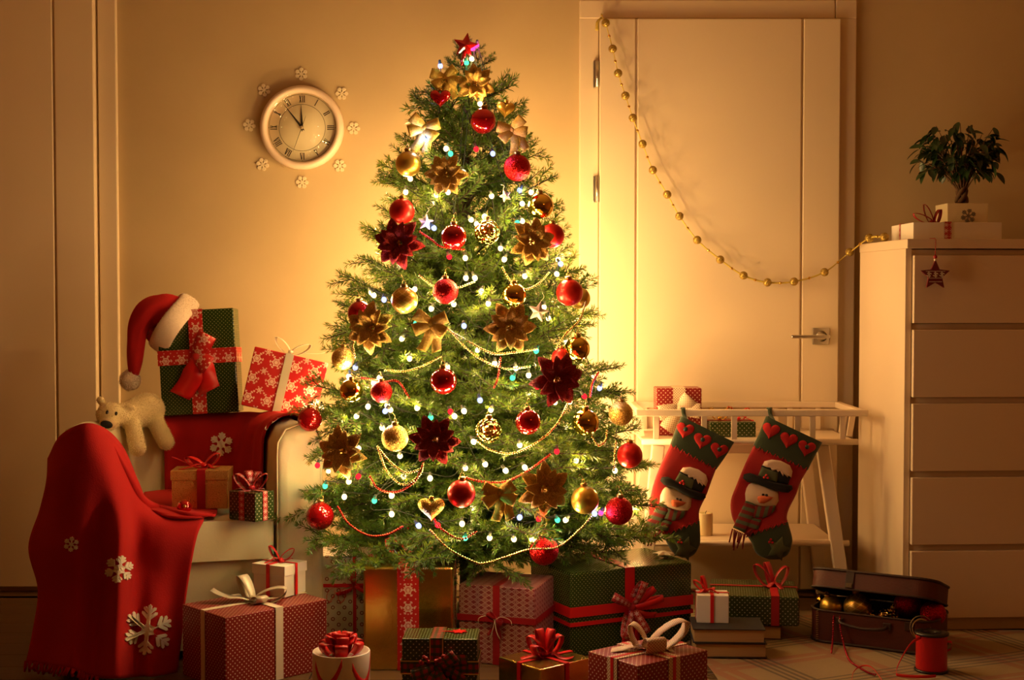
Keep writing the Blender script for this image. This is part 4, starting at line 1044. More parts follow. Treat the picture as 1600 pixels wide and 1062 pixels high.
def shape_ornament(name, label, cat, px, py, poly, depth, mat, k=1.05, rot=0.0, cap=True, yaw=0):
    p = TP(px, py, k); t = thing(name, label, cat, p, 0, 'shaped ornaments on the tree', rot=(pi / 2, rot, yaw))
    mb = MB(); padded(mb, poly, depth); mb.build('body', mat, t)
    if cap:
        top = max(q[1] for q in poly) * .80
        MB().lathe([(.006, 0), (.006, .010), (.0001, .011)], 10, M=Matrix.Translation((0, top, 0)) @ Matrix.Rotation(-pi / 2, 4, 'X')).build('cap', MT['gold_metal'], t)
    return t
shape_ornament('heart_ornament', 'glossy dark red heart near the top left of the tree', 'ornament', 688, 152, heart_poly(.030), .014, B_rg)
shape_ornament('heart_ornament', 'gold heart hanging at the top right of the tree', 'ornament', 790, 170, heart_poly(.027), .013, B_gm, rot=.1)
shape_ornament('heart_ornament', 'gold glitter heart low in the middle of the tree', 'ornament', 674, 793, heart_poly(.036), .016, B_gl)
W_star = simple('white_star', (0.80, 0.68, 0.60, 1), .55)
p = TP(728, 74, 1.0)
t = thing('star_topper', 'shiny red star at the very top of the tree', 'tree topper', p + V((0, -.03, 0)), 0, rot=(pi / 2, R(10), 0))
mb = MB()
def facet_star(mb, r, k, depth, rot=0):
    poly = star_poly(r, k, 5, rot); n = len(poly)
    vs = [V((x, y, 0)) for x, y in poly] + [V((0, 0, depth)), V((0, 0, -depth))]
    mb.add(vs, [(i, n, (i + 1) % n) for i in range(n)] + [((i + 1) % n, n + 1, i) for i in range(n)])
facet_star(mb, .041, .45, .014); mb.build('body', B_rg, t, bevel=.001)
MB().tube([(0, -.015, 0), (0, -.06, 0)], .006, 8).build('socket', B_rg, t)
for px, py, r, lab in ((841, 487, .034, 'white star ornament on the right side of the tree'), (665, 347, .028, 'white star beside the matte red bauble, lit by a bulb'), (790, 306, .022, 'small pale star near the shiny gold bauble')):
    p = TP(px, py, 1.04); t = thing('star_ornament', lab, 'ornament', p, 0, 'white stars on the tree', rot=(pi / 2, rnd.uniform(-.4, .4), rnd.uniform(-.3, .3)))
    mb = MB(); facet_star(mb, r, .45, .009); mb.build('body', W_star, t, bevel=.0015)
    MB().tube(spline([(0, r * .9, 0), (.006, r * 1.3, 0), (0, r * 1.6, -.01)], 4), .0007, 4).build('thread', MT['cream_ribbon'], t)
# gold bows
B_bow = glitter('gold_bow_fabric', (0.62, 0.40, 0.07, 1), (0.80, 0.56, 0.14, 1), 1500, .45)
for px, py, s_, rt, lab in ((695,122,.9,-.2,'gold bow with pointed loops just below the tree top'), (663,200,1.0,.25,'gold bow on the upper left of the tree'), (800,203,.95,-.3,'gold bow glowing by a bulb on the upper right'), (673,505,1.05,.1,'wide gold bow in the middle of the tree'), (780,770,1.0,-.1,'gold bow low on the front of the tree')):
    p = TP(px, py, 1.06); t = thing('gold_bow', lab, 'bow', p, 0, 'gold bows on the tree', rot=(pi / 2, rt, 0)); t.scale = (s_,) * 3
    MB().ball((0, 0, .008), .008, 10, 8, (1, 1.1, .8)).build('knot', B_bow, t)
    for ph in (28, 152, -28, 208):
        bow_loop(R(ph), .050, .018, .034, .22).build('loop', B_bow, t)
    for k, ph in enumerate((-105, -68)): bow_tail(R(ph), .075, .026, -.006, seed=k).build('tail', B_bow, t)
# poinsettias
def petal_mesh(Lp, w):
    g = []; NR, NC = 9, 6
    for i in range(NR + 1):
        t = i / NR; hw = w * (sin(pi * min(1, t * .92 + .05)) ** .75) * (1 - .15 * t); hw = max(hw if t < .999 else .0005, .0005); row = []
        for j in range(NC + 1):
            q = 2 * j / NC - 1
            row.append(V((.006 + Lp * t, q * hw, .018 * sin(t * 2.2) * Lp / .06 - .012 * t * t + abs(q) * hw * .32 + .0016 * sin(9 * t + 3 * abs(q)))))
        g.append(row)
    mb = MB(); mb.grid(g, 0, .0012); return mb.mesh('petal', None) if False else mb
def glitter_net(name, c1, c2):
    return glitter(name, c1, c2, 1100, .55)
PT = {'gold': glitter_net('gold_petal', (0.35, 0.17, 0.025, 1), (0.85, 0.58, 0.16, 1)), 'red': glitter_net('dark_red_petal', (0.11, 0.004, 0.008, 1), (0.40, 0.02, 0.02, 1))}
PM = {(c, z): petal_mesh(.070 if z else .058, .0205 if z else .0180).mesh('petal', PT[c]) for c in PT for z in (0, 1)}
SM = MB()
for k in range(7): SM.ball((.0055 * cos(k * 2.4) * sqrt(k / 4), .0055 * sin(k * 2.4) * sqrt(k / 4), .011 + .003 * (k % 2)), .0032, 8, 6)
SMm = SM.mesh('stamens', MT['gold_metal'])
for px, py, c, s_, rt, lab in ((742,132,'gold',.80,.3,'gold glitter poinsettia just below the tree top'), (698,274,'gold',.85,1.0,'gold glitter poinsettia in the upper third of the tree'), (626,380,'red',1.0,.2,'dark red poinsettia on the left under the matte red bauble'), (828,378,'gold',.95,.7,'gold poinsettia on the upper right in front of a red bauble'), (583,512,'gold',1.0,.5,'gold poinsettia on the left edge in front of a red bauble'), (795,512,'gold',1.0,.0,'large gold poinsettia right of the gold bow'), (868,592,'red',1.05,.9,'dark red poinsettia on the right below the mirror gold bauble'), (540,705,'gold',1.0,.3,'gold poinsettia low on the left beside the armchair'), (680,686,'red',.95,.1,'dark red poinsettia low in the middle of the tree'), (848,762,'gold',1.0,.6,'gold poinsettia low on the right beside the gold bow')):
    p = TP(px, py, 1.06); ax_ = p - V((TX, TY, p.z)); yaw = atan2(ax_.x, -ax_.y) * .55
    t = thing('poinsettia', lab, 'artificial flower', p, 0, 'glitter poinsettias on the tree', rot=(pi / 2, rt, yaw)); t.scale = (s_,) * 3
    for ring_, n, tilt in ((1, 6, -.10), (0, 6, -.34)):
        for k in range(n):
            o = link('petal', PM[(c, ring_)], t); o.rotation_euler = Euler((0, tilt + rnd.uniform(-.12, .12), 2 * pi * k / n + .52 * (1 - ring_) + rnd.uniform(-.12, .12)), 'XYZ')
            o.location = (0, 0, .004 if ring_ == 0 else 0)
    link('stamens', SMm, t)
# bead garlands
BD_g = simple('gold_bead', (0.80, 0.58, 0.24, 1), .2, .9); BD_r = simple('red_bead', (0.52, 0.03, 0.015, 1), .2, .7)
def ico(mb, c, r):
    mb.ball(c, r, 6, 4)
def bead_chain(label, pts, mat, r=.0034, name='bead_garland', group='bead garlands draped on the tree', parent=None, step=None, k=1.03):
    path = spline(pts, 14); mb = MB(); acc = 0; st_ = step or r * 2.05; nxt = 0
    for a, b in zip(path, path[1:]):
        l = (b - a).length
        while nxt <= acc + l: ico(mb, a + (b - a) * ((nxt - acc) / max(l, 1e-6)), r); nxt += st_
        acc += l
    t = thing(name, label, 'bead garland', path[len(path) // 2], 0, group)
    mb.build('beads', mat, t, world=True, kind='stuff'); c = MB(); c.tube(path[::3] + [path[-1]], .0006, 4); c.build('thread', mat, t, world=True)
    return t
CH = [
 ('g','gold bead chain hanging across the upper red glitter bauble',[(655,430),(680,448),(712,450),(742,440)]),
 ('g','gold bead chain looped round a shiny gold bauble',[(785,418),(800,442),(822,452),(845,440),(858,425)]),
 ('g','long gold bead chain at the right edge above the mirror gold bauble',[(915,472),(905,500),(885,520),(868,545)]),
 ('g','gold bead chain sweeping below the central gold bow',[(700,515),(735,535),(770,552),(805,550),(840,545)]),
 ('g','gold bead chain falling from the wide gold bow to the centre',[(702,515),(730,545),(757,564),(790,576),(830,572)]),
 ('g','gold bead chain swinging left over the centre branches',[(602,578),(630,580),(660,572),(690,556)]),
 ('g','gold double bead chain on the lower left branches, inner loop',[(592,700),(610,722),(635,738),(658,732)]),
 ('g','gold double bead chain on the lower left branches, outer loop',[(590,698),(604,735),(630,757),(655,742),(662,722)]),
 ('g','long gold bead chain from the right poinsettia to the crackled bauble',[(745,688),(765,702),(800,708),(840,690),(870,662),(892,620)]),
 ('g','silver gold bead chain along the lowest front branches',[(672,828),(700,856),(735,875),(755,880),(790,870),(828,858),(870,855),(905,828),(925,805)]),
 ('g','short gold bead chain under the mirror gold bauble on the right',[(925,682),(935,696),(946,688),(948,672)]),
 ('g','gold bead chain hanging down beside the far right red bauble',[(962,690),(960,710),(959,735)]),
 ('g','gold bead chain between the left poinsettia and the glitter bauble',[(560,520),(552,540),(556,560)]),
 ('r','red bead chain low on the left above the ring printed gift',[(528,792),(545,818),(575,836),(605,835),(630,822)]),
 ('r','red bead chain in a deep loop on the lower left',[(578,745),(592,764),(620,768),(648,752),(662,722)]),
 ('r','red bead chain beside the red bauble near the top left poinsettia',[(656,362),(675,375),(690,385),(725,390)]),
 ('r','red bead chain above the glossy red bauble at the centre',[(565,590),(600,596),(622,596),(640,622)]),
 ('r','red bead chain right of the heart and the lowest bulbs',[(672,800),(690,826),(720,842),(745,830)]),
 ('r','red bead chain on the right of the centre',[(782,560),(778,590),(772,605)]),
 ('r','red bead chain beside the low gold bow',[(725,745),(752,752),(790,752),(825,735),(860,710)]),
 ('r','red bead chain dangling at the right edge by a bluish bulb',[(935,582),(926,598),(922,620)]),
]
for c, lab, pts in CH:
    bead_chain(lab, [TP(x, y, 1.03) for x, y in pts], BD_g if c == 'g' else BD_r)
# ============================================================ WALL CLOCK AND SNOWFLAKES
CY_ = YW
cc = P(471, 198.5, YW - .03); cs = 4.87 / F_PX
MW = Matrix((V((1, 0, 0)), V((0, 0, 1)), V((0, -1, 0)))).transposed().to_4x4()     # local z points out of the wall
clk = thing('wall_clock', 'round white wall clock with Roman numerals left of the tree', 'clock', (cc.x, YW, cc.z), rot=(pi / 2, 0, 0))
RO, RI = 65.5 * cs, 54.5 * cs
MB().lathe([(RO - .004, .001), (RO, .010), (RO - .002, .032), (RO - .010, .042), (RI + .006, .042), (RI, .036), (RI - .001, .014), (RI - .001, .001)], 64).build('rim', simple('clock_rim', (0.78, 0.62, 0.50, 1), .4), clk)
MB().lathe([(.0001, .0135), (RI, .0135), (RI, .004), (.0001, .004)], 64).build('dial', simple('clock_dial', (0.74, 0.66, 0.44, 1), .6), clk)
blk = simple('clock_black', (0.012, 0.010, 0.008, 1), .5)
mb = MB()
for r0, w_ in ((36.2 * cs, .0006), (RI - .006, .0005)): mb.lathe([(r0 - w_, .0136), (r0 - w_, .0140), (r0 + w_, .0140), (r0 + w_, .0136)], 64, cap=False)
for k in range(12): mb.lathe([(.0016, .0136), (.0016, .0141), (.0001, .0141)], 8, M=Matrix.Translation((sin(k * pi / 6) * (RI - .006), cos(k * pi / 6) * (RI - .006), 0)))
mb.build('minute_ring', blk, clk)
ROM = ['XII', 'I', 'II', 'III', 'IV', 'V', 'VI', 'VII', 'VIII', 'IX', 'X', 'XI']
def numeral(txt, h):
    mb = MB(); ws = {'I': .20, 'V': .44, 'X': .42}; tot = sum(ws[c] for c in txt) * h + .05 * h * (len(txt) - 1); x = -tot / 2
    def q(x0, x1, x2, x3, a, b): mb.prism([(x0, a), (x1, a), (x3, b), (x2, b)], .0136, .0143)
    for c in txt:
        w = ws[c] * h; m_ = x + w / 2; t = .060 * h; s_ = .034 * h
        if c == 'I':
            q(m_ - t, m_ + t, m_ - t, m_ + t, -h / 2, h / 2)
        if c == 'V':
            q(m_ - t * .9, m_ + t * 1.1, m_ - w * .42 - t * .2, m_ - w * .42 + 2 * t, -h / 2, h / 2); q(m_ - s_ * .2, m_ + s_ * 1.4, m_ + w * .36, m_ + w * .36 + s_ * 2, -h / 2, h / 2)
        if c == 'X':
            q(m_ + w * .40 - 2 * t, m_ + w * .40, m_ - w * .40, m_ - w * .40 + 2 * t, -h / 2, h / 2); q(m_ - w * .38, m_ - w * .38 + s_ * 2.2, m_ + w * .32, m_ + w * .32 + s_ * 2.2, -h / 2, h / 2)
        wd = .10 * h if c == 'I' else w * .5
        for e in ((h / 2, h / 2 - s_), (-h / 2 + s_, -h / 2)):
            if c == 'V' and e[0] < 0: continue
            q(m_ - wd, m_ + wd, m_ - wd, m_ + wd, e[1], e[0])
        x += w + .05 * h
    return mb
for k, txt in enumerate(ROM):
    a = k * pi / 6; flip = 4 <= k <= 8
    o = numeral(txt, 10.5 * cs).build('numeral', blk, clk); o.location = (sin(a) * 44.5 * cs, cos(a) * 44.5 * cs, 0); o.rotation_euler = (0, 0, -a + (pi if flip else 0))
def hand(name, ang, L0, tail, w, z):
    mb = MB(); mb.prism([(-w * .25, -tail), (w * .25, -tail), (w, 0), (w * .9, L0 * .15), (w * .12, L0), (-w * .12, L0), (-w * .9, L0 * .15), (-w, 0)], z, z + .001)
    o = mb.build(name, blk, clk); o.rotation_euler = (0, 0, -R(ang)); return o
hand('hour_hand', -2, 35 * cs, 6 * cs, .0045, .018); hand('minute_hand', -38, 47 * cs, 6 * cs, .0040, .0205)
hand('second_hand', 200, 41 * cs, 19 * cs, .0011, .023)
MB().lathe([(.006, .0136), (.006, .0255), (.0001, .026)], 16).build('hub', simple('hub_brass', (.5, .4, .25, 1), .4, .7), clk)
m = Mat('clock_glass'); m.nt.nodes.remove(m.b); tr = m.node('ShaderNodeBsdfTransparent'); gl_ = m.node('ShaderNodeBsdfGlossy'); gl_.inputs['Roughness'].default_value = .03
mx = m.node('ShaderNodeMixShader'); mx.inputs[0].default_value = .035; m.nt.links.new(tr.outputs[0], mx.inputs[1]); m.nt.links.new(gl_.outputs[0], mx.inputs[2]); m.nt.links.new(mx.outputs[0], m.out.inputs[0])
MB().lathe([(.0001, .034), (RI, .034), (RI, .0325), (.0001, .0325)], 48).build('glass', m.m, clk)
SNW = simple('frosted_sticker', (0.86, 0.74, 0.52, 1), .6)
for cx_, cy_, lab in ((510, 130, 'above the XII of the clock'), (830, 285, 'at the upper right of the clock'), (925, 560, 'right of the III of the clock'), (815, 855, 'at the lower right of the clock'), (517, 985, 'below the VI of the clock'), (205, 845, 'at the lower left of the clock'), (100, 535, 'left of the IX of the clock'), (217, 258, 'at the upper left of the clock')):
    p = P(370 + cx_ * .1977, 90 + cy_ * .1977, YW - .002)
    t = MB()
    for k, poly in enumerate(flake_pieces(10.2 * cs, .17, rnd.uniform(0, 1), .22)): t.prism(poly, .0012, .0045 + .0003 * (k % 3))
    o = t.build('snowflake_sticker', SNW); o.location = (p.x, YW - .0005, p.z); o.rotation_euler = (pi / 2, 0, 0)
    tag(o, 'small glitter snowflake on the wall ' + lab, 'wall decoration', 'snowflakes round the clock')

# ============================================================ GOLD BALL GARLAND ON THE DOOR
big = [(107,83),(132,176),(152,264),(178,345),(205,425),(240,519),(277,613),(329,701),(373,779),(437,865),(520,936),(604,993),(690,1018),(786,1015),(896,981),(987,909),(1058,862),(1113,858)]
bp = []
for i, (cx_, cy_) in enumerate(big):
    px, py = 900 + cx_ * .43328, cy_ * .43328
    Yb = 4.815 if i < 15 else (4.80, 4.60, 4.52)[i - 15]
    p = P(px, py, Yb)
    if i >= 16: p = PZ(px, py, CH_H + .0145) if False else V((P(px, py, Yb).x, Yb, CH_H + .0145))
    bp.append(p)
ggl = glitter('gold_ball_glitter', (0.30, 0.19, 0.03, 1), (0.62, 0.45, 0.12, 1), 500, .7)
gar = thing('ball_garland', 'gold glitter ball garland swagged across the white door to the chest', 'garland', bp[0])
bm = MB(); bm.ball((0, 0, 0), .0145, 20, 14); bmesh_ = bm.mesh('ball', ggl)
for p in bp:
    o = link('ball', bmesh_, gar); o.location = p - bp[0]
sb = MB(); sbm = MB().ball((0, 0, 0), .005, 10, 8).mesh('small_bead', MT['gold_metal'])
path = spline(bp, 8)
for i in range(len(bp) - 1):
    o = link('small_bead', sbm, gar); o.location = path[i * 8 + 4] - bp[0]
rb = MB(); strip(rb, [P(939, 22, 4.83)] + path, V((.2, -.35, 1)), .0065, .0006)
strip(rb, spline([P(941, 27, 4.835), P(934, 34, 4.83), P(933, 48, 4.832)], 4), V((1, 0, 0)), .012, .0006)
rb.build('ribbon', simple('yellow_organza', (0.55, 0.40, 0.06, 1), .6), gar, world=True)
MB().tube([P(941, 24, 4.855), P(941, 24, 4.822)], .003, 8).build('pin', MT['gold_metal'], gar, world=True)

# ============================================================ SNOWMAN STOCKINGS
def K8(c): return (980 + c[0] * .28240, 590 + c[1] * .28240)
F_green = simple('dark_green_plush', (0.030, 0.045, 0.018, 1), .95, bump=(220, .5), Sheen_Weight=.3)
F_red = simple('red_felt', (0.33, 0.006, 0.008, 1), .95, bump=(300, .3), Sheen_Weight=.2)
F_heart = simple('bright_red_felt', (0.42, 0.010, 0.010, 1), .95, bump=(300, .3))
F_face = simple('cream_felt', (0.72, 0.52, 0.38, 1), .95, bump=(300, .3)); F_nose = simple('orange_felt', (0.60, 0.13, 0.05, 1), .95)
F_star = simple('green_felt', (0.085, 0.10, 0.050, 1), .95); F_btn = simple('teal_button', (0.02, 0.05, 0.05, 1), .25); F_mar = simple('maroon_yarn', (0.17, 0.006, 0.012, 1), .9)
m = Mat('striped_scarf'); u, v = m.uv(); m.set(m.mix(m.ma('LESS_THAN', m.ma('FRACT', m.ma('DIVIDE', u, 40.0)), .5), (0.16, 0.012, 0.012, 1), (0.075, 0.09, 0.05, 1)), .95); m.bump(m.noise(300, 2), .3); F_scarf = m.m
YS = 4.452
def stocking(label, rows, toe0, hearts, btn, star, berries, T, loopx):
    top = P(*K8(rows[0][0]), YS)
    t = thing('christmas_stocking', label, 'stocking', top, 0, 'snowman stockings on the rail')
    allm = MB()
    def tube_rows(rws, h0, h1, grow, cap_end):
        R_ = spline([V((a[0], a[1], 0)) for a, b in rws], 4), spline([V((b[0], b[1], 0)) for a, b in rws], 4)
        n = len(R_[0]); vs = []; NSG = 28; fs = []
        for i in range(n):
            l, r_ = R_[0][i], R_[1][i]; f = i / (n - 1); hh = h0 + (h1 - h0) * f
            if cap_end and f > .75: hh *= sqrt(max(.05, 1 - ((f - .75) / .25) ** 2 * .9))
            for k in range(NSG):
                a = 2 * pi * k / NSG; ca = cos(a); sa = sin(a)
                mid = (l + r_) / 2; q = mid + (r_ - l) / 2 * ca * grow
                dep = -hh * (1 if sa > 0 else -1) * abs(sa) ** .55
                vs.append(P(*K8((q.x, q.y)), YS + dep))
        for i in range(n - 1):
            for k in range(NSG): fs.append((i * NSG + k, i * NSG + (k + 1) % NSG, (i + 1) * NSG + (k + 1) % NSG, (i + 1) * NSG + k))
        if cap_end: fs.append(tuple((n - 1) * NSG + k for k in range(NSG)))
        mb = MB(); mb.add(vs, fs, 0, True); return mb
    cuff = tube_rows(rows[:3], .023, .025, 1.015, False); body = tube_rows(rows[2:8] + [toe0], .022, .026, 1.0, False)
    # back of the opening: a lining sheet just inside the cuff
    toe = tube_rows([toe0] + rows[9:], .0265, .020, 1.01, True)
    cuff.build('cuff', F_green, t, world=True); body.build('sock_body', F_red, t, world=True); toe.build('toe', F_green, t, world=True)
    for q in (cuff, body, toe): allm.add(q.v, q.f)
    bv_ = bvh_of(allm); eye = V((0, 0, EYE))
    def patch(name, mat, poly, puff=.002, off=.0008, rings=4, sdir=(1, 0), par=t, lab=None, dense=True):
        if dense:
            pp = []
            for i in range(len(poly)):
                a = poly[i]; b = poly[(i + 1) % len(poly)]
                for k in range(3): pp.append((a[0] + (b[0] - a[0]) * k / 3, a[1] + (b[1] - a[1]) * k / 3))
            poly = pp
        n = len(poly); c = (sum(q[0] for q in poly) / n, sum(q[1] for q in poly) / n); vs = []; uv = []
        def put(q, h):
            px, py = K8(q); hit = bv_.ray_cast(eye, ray(px, py).normalized())
            y = hit[0].y if hit[0] is not None else YS - .012
            vs.append(P(px, py, y - h)); uv.append((q[0] * sdir[0] + q[1] * sdir[1], 0))
        for q in poly: put(q, .0002)
        for k in range(rings):
            s_ = 1 - k / rings
            for q in poly: put((c[0] + (q[0] - c[0]) * s_, c[1] + (q[1] - c[1]) * s_), off + .0014 + puff * sqrt(max(0, 1 - s_ * s_)))
        put(c, off + .0014 + puff); fs = []
        for k in range(rings):
            for i in range(n): fs.append((k * n + i, k * n + (i + 1) % n, (k + 1) * n + (i + 1) % n, (k + 1) * n + i))
        for i in range(n): fs.append((rings * n + i, rings * n + (i + 1) % n, (rings + 1) * n))
        mb = MB(); mb.add(vs, [f[::-1] for f in fs], 0, True, uv); return mb.build(name, mat, par, world=True, label=lab)
    TT = lambda L_: [T(q) for q in L_]
    def circ(c, r, n=12): return [(c[0] + r * cos(2 * pi * i / n), c[1] + r * sin(2 * pi * i / n)) for i in range(n)]
    for k, h in enumerate(hearts):
        a = R(14); hp = [(h[0] + x * cos(a) + y * sin(a), h[1] + x * sin(a) - y * cos(a)) for x, y in heart_poly(50, 24)]
        o = patch('heart', F_heart, hp, .005, dense=False, lab='red felt heart')
        if k in btn: patch('button', F_btn, circ((h[0] + 3, h[1] - 4), 13), .003, .006, 2, par=o, dense=False)
    patch('face', F_face, TT([(672,590),(690,580),(760,595),(835,630),(838,680),(820,712),(760,712),(690,700),(655,685),(652,640),(660,610)]), .010)
    s0 = patch('scarf', F_scarf, TT([(655,680),(690,690),(720,712),(690,790),(650,858),(585,828),(610,770)]), .004, .004, sdir=(-.30, .95))
    patch('scarf', F_scarf, TT([(700,705),(760,715),(822,705),(815,735),(785,765),(745,778),(690,770)]), .004, .004, sdir=(.96, .26))
    patch('scarf', F_scarf, TT([(672,770),(742,785),(725,838),(700,842),(662,826)]), .003, .003, sdir=(-.30, .95))
    mb = MB()
    for k in range(13):
        a = T((583 + k * 9.0, 835 + (k * 4 if k < 7 else 28 - (k - 7) * 4))); b = T((572 + k * 8.6 + rnd.uniform(-8, 8), 930 + rnd.uniform(-25, 28) - (k > 8) * 40))
        hh = [];
        for f in (0, .5, 1):
            q = (a[0] + (b[0] - a[0]) * f, a[1] + (b[1] - a[1]) * f); hit = bv_.ray_cast(eye, ray(*K8(q)).normalized()); y = (hit[0].y if hit[0] is not None else YS) - .006
            hh.append(P(*K8(q), min(y, YS - .012)))
        mb.tube(hh, .0024, 5)
    mb.build('fringe', F_mar, t, world=True, kind='stuff')
    patch('hat_crown', MT['black_felt'], TT([(735,548),(742,490),(760,462),(830,455),(905,490),(912,530),(890,590),(800,575)]), .006, .003)
    patch('hat_band', F_star, TT([(725,540),(745,492),(790,508),(835,525),(828,578),(770,560)]), .002, .010)
    patch('hat_snow', F_face, TT([(748,484),(760,461),(800,452),(850,459),(900,484),(915,518),(908,552),(898,526),(888,552),(876,520),(862,545),(850,510),(834,522),(818,498),(802,515),(788,486),(770,494)]), .001, .0105, rings=3, lab='cream snow cap')
    patch('hat_brim', MT['black_felt'], TT([(640,556),(645,534),(680,526),(730,545),(800,574),(870,590),(910,594),(917,616),(892,636),(850,632),(780,612),(720,586),(665,577)]), .006, .013)
    patch('nose', F_nose, TT([(720,674),(722,657),(750,650),(808,660),(790,680),(755,696),(730,693)]), .008, .012, lab='orange carrot nose')
    for c in ((752, 648), (771, 650)): patch('eye', MT['black'], circ(T(c), 8), .003, .012, 2, dense=False)
    mb = MB()
    for k, c in enumerate(((770, 540), (758, 551), (778, 554))):
        mb.ball(P(*K8(T(c)), YS - .043), .0042, 10, 8)
    for c in ((0, -8), (-8, 6), (8, 8)): mb.ball(P(*K8((berries[0] + c[0], berries[1] + c[1])), YS - .030), .0042, 10, 8)
    mb.build('berries', F_heart, t, world=True)
    patch('star', F_star, [(star[0] + x, star[1] + y) for x, y in star_poly(72, .5, 5, .3)], .004, dense=False)
    # stitches along both seams
    mb = MB()
    for (a, b) in ((rows[2][0], rows[2][1]), (toe0[0], toe0[1])):
        for k in range(14):
            f = (k + .5) / 14; q = (a[0] + (b[0] - a[0]) * f, a[1] + (b[1] - a[1]) * f)
            q0 = (q[0] - 6, q[1] + (10 if k % 2 else -10)); q1 = (q[0] + 6, q[1] - (10 if k % 2 else -10)); e = []
            for qq in (q0, q1):
                hit = bv_.ray_cast(eye, ray(*K8(qq)).normalized()); e.append(P(*K8(qq), (hit[0].y if hit[0] is not None else YS) - .001))
            mb.tube(e, .0014, 5)
    mb.build('stitching', F_heart, t, world=True, kind='stuff')
    # hanging loop over the rail
    l0 = K8((loopx, rows[0][0][1] + 22)); x = P(*l0, YS).x; z0 = P(*l0, YS).z
    pth = spline([(x + .006, YS, z0 - .004), (x + .002, 4.480, zr0 + .004), (x, 4.486, zr1 - .004), (x, 4.492, zr1 + .0055), (x, YA + .004, zr1 + .006), (x, YA + .0115, zr1 - .002), (x, YA + .012, zr0 - .002), (x, 4.486, zr0 - .008), (x + .004, YS + .012, z0 - .004)], 4)
    mb = MB(); strip(mb, pth, V((1, 0, 0)), .013, .0012); mb.build('hanging_loop', F_green, t, world=True)
    return t
rows2 = [((770,212),(1078,357)),((735,300),(1035,435)),((697,380),(997,510)),((650,480),(960,575)),((605,590),(935,645)),((573,680),(895,725)),((578,765),(884,768)),((610,830),(886,790)),((665,870),(905,840)),((690,915),(912,885)),((702,950),(908,930)),((732,985),(888,978)),((785,1005),(845,1004))]
stocking('snowman stocking hanging in full view on the right of the rail', rows2, ((662,870),(888,797)), [(795,290),(893,342),(993,387)], (2,), (835,945), (795,903), lambda q: q, 800)
rows1 = [((300,212),(590,355)),((268,290),(545,430)),((238,372),(490,508)),((190,470),(465,575)),((150,570),(438,650)),((122,690),(402,725)),((122,775),(398,770)),((150,835),(400,795)),((195,880),(404,840)),((222,918),(404,890)),((242,952),(398,930)),((268,980),(375,972)),((305,996),(345,994))]
def T1(q):
    x, y = q[0] - 640, q[1] - 540; c, s_ = cos(R(8)), sin(R(8)); return (185 + .95 * (c * x - s_ * y), 555 + .95 * (s_ * x + c * y))
stocking('snowman stocking partly behind a branch on the left of the rail', rows1, ((200,868),(400,790)), [(320,288),(415,346),(508,400)], (0, 1, 2), (318,945), (292,903), T1, 318)

# candle on the shelf
pc = P(1102, 842, 4.60); cd = thing('candle', 'cream pillar candle on the lower shelf beside the left stocking', 'candle', (pc.x, 4.60, zs + .0045))
m = Mat('wax'); m.set((0.72, 0.62, 0.36, 1), .5, Subsurface_Weight=.3); m.b.inputs['Subsurface Radius'].default_value = (.01, .006, .003)
MB().lathe([(.0001, 0), (.024, 0), (.0245, .002), (.0245, .070), (.022, .074), (.018, .071), (.0001, .069)], 28).build('wax', m.m, cd)
MB().tube(spline([(0, 0, .069), (.001, 0, .075), (.004, 0, .080)], 3), .0011, 6).build('wick', MT['black'], cd)

# ============================================================ PLUSH BEAR
def blob(name, mat, parent, parts, voxel=.006, smooth=8, disp=0.0):
    mb = MB()
    for q in parts:
        if len(q) == 3:      # tapering limb a, b, (ra, rb)
            a, b, (ra, rb) = q
            for i in range(9): f = i / 8; mb.ball(a.lerp(b, f), ra + (rb - ra) * f, 16, 10)
        else: mb.ball(q[0], q[1][0], 20, 14, (1, q[1][1] / q[1][0], q[1][2] / q[1][0]))
    o = mb.build(name, mat, parent, world=True)
    md = o.modifiers.new('r', 'REMESH'); md.mode = 'VOXEL'; md.voxel_size = voxel; md.use_smooth_shade = True
    md = o.modifiers.new('s', 'SMOOTH'); md.iterations = smooth; md.factor = .5
    dg = bpy.context.evaluated_depsgraph_get(); me = bpy.data.meshes.new_from_object(o.evaluated_get(dg)); o.modifiers.clear(); o.data = me; me.materials.clear(); me.materials.append(mat)
    for p_ in me.polygons: p_.use_smooth = True
    return o
def fur_on(o, parent, mat, n, ln, w, droop=.3, name='fur'):
    me = o.data; me.calc_loop_triangles(); rr = random.Random(5); tris = me.loop_triangles; cum = []; a = 0
    for t in tris: a += t.area; cum.append(a)
    import bisect
    mb = MB(); vs = []; fs = []
    for i in range(n):
        t = tris[min(bisect.bisect(cum, rr.random() * a), len(tris) - 1)]; x, y = rr.random(), rr.random()
        if x + y > 1: x, y = 1 - x, 1 - y
        q = [me.vertices[k].co for k in t.vertices]; p_ = q[0] + (q[1] - q[0]) * x + (q[2] - q[0]) * y; nn = t.normal
        d = (nn + V((rr.uniform(-.6, .6), rr.uniform(-.6, .6), rr.uniform(-.6, .6) - droop))).normalized(); s_ = d.cross(V((rr.random() - .5, rr.random() - .5, rr.random() - .5))).normalized() * w
        k = len(vs); l = ln * rr.uniform(.7, 1.2); vs += [p_ - d * ln * .2 - s_, p_ - d * ln * .2 + s_, p_ + d * l]; fs.append((k, k + 1, k + 2))
    mb.add(vs, fs); mb.build(name, mat, parent, kind='stuff')
PL = simple('cream_plush', (0.74, 0.60, 0.33, 1), .95, bump=(140, .5), Sheen_Weight=.3)
PF = simple('cream_fur', (0.78, 0.65, 0.38, 1), .95)
bear = thing('plush_bear', 'cream polar bear plush toy lying over the left side of the armchair', 'stuffed toy', P(205, 655, 4.42))
hd = P(173, 648, 4.36)
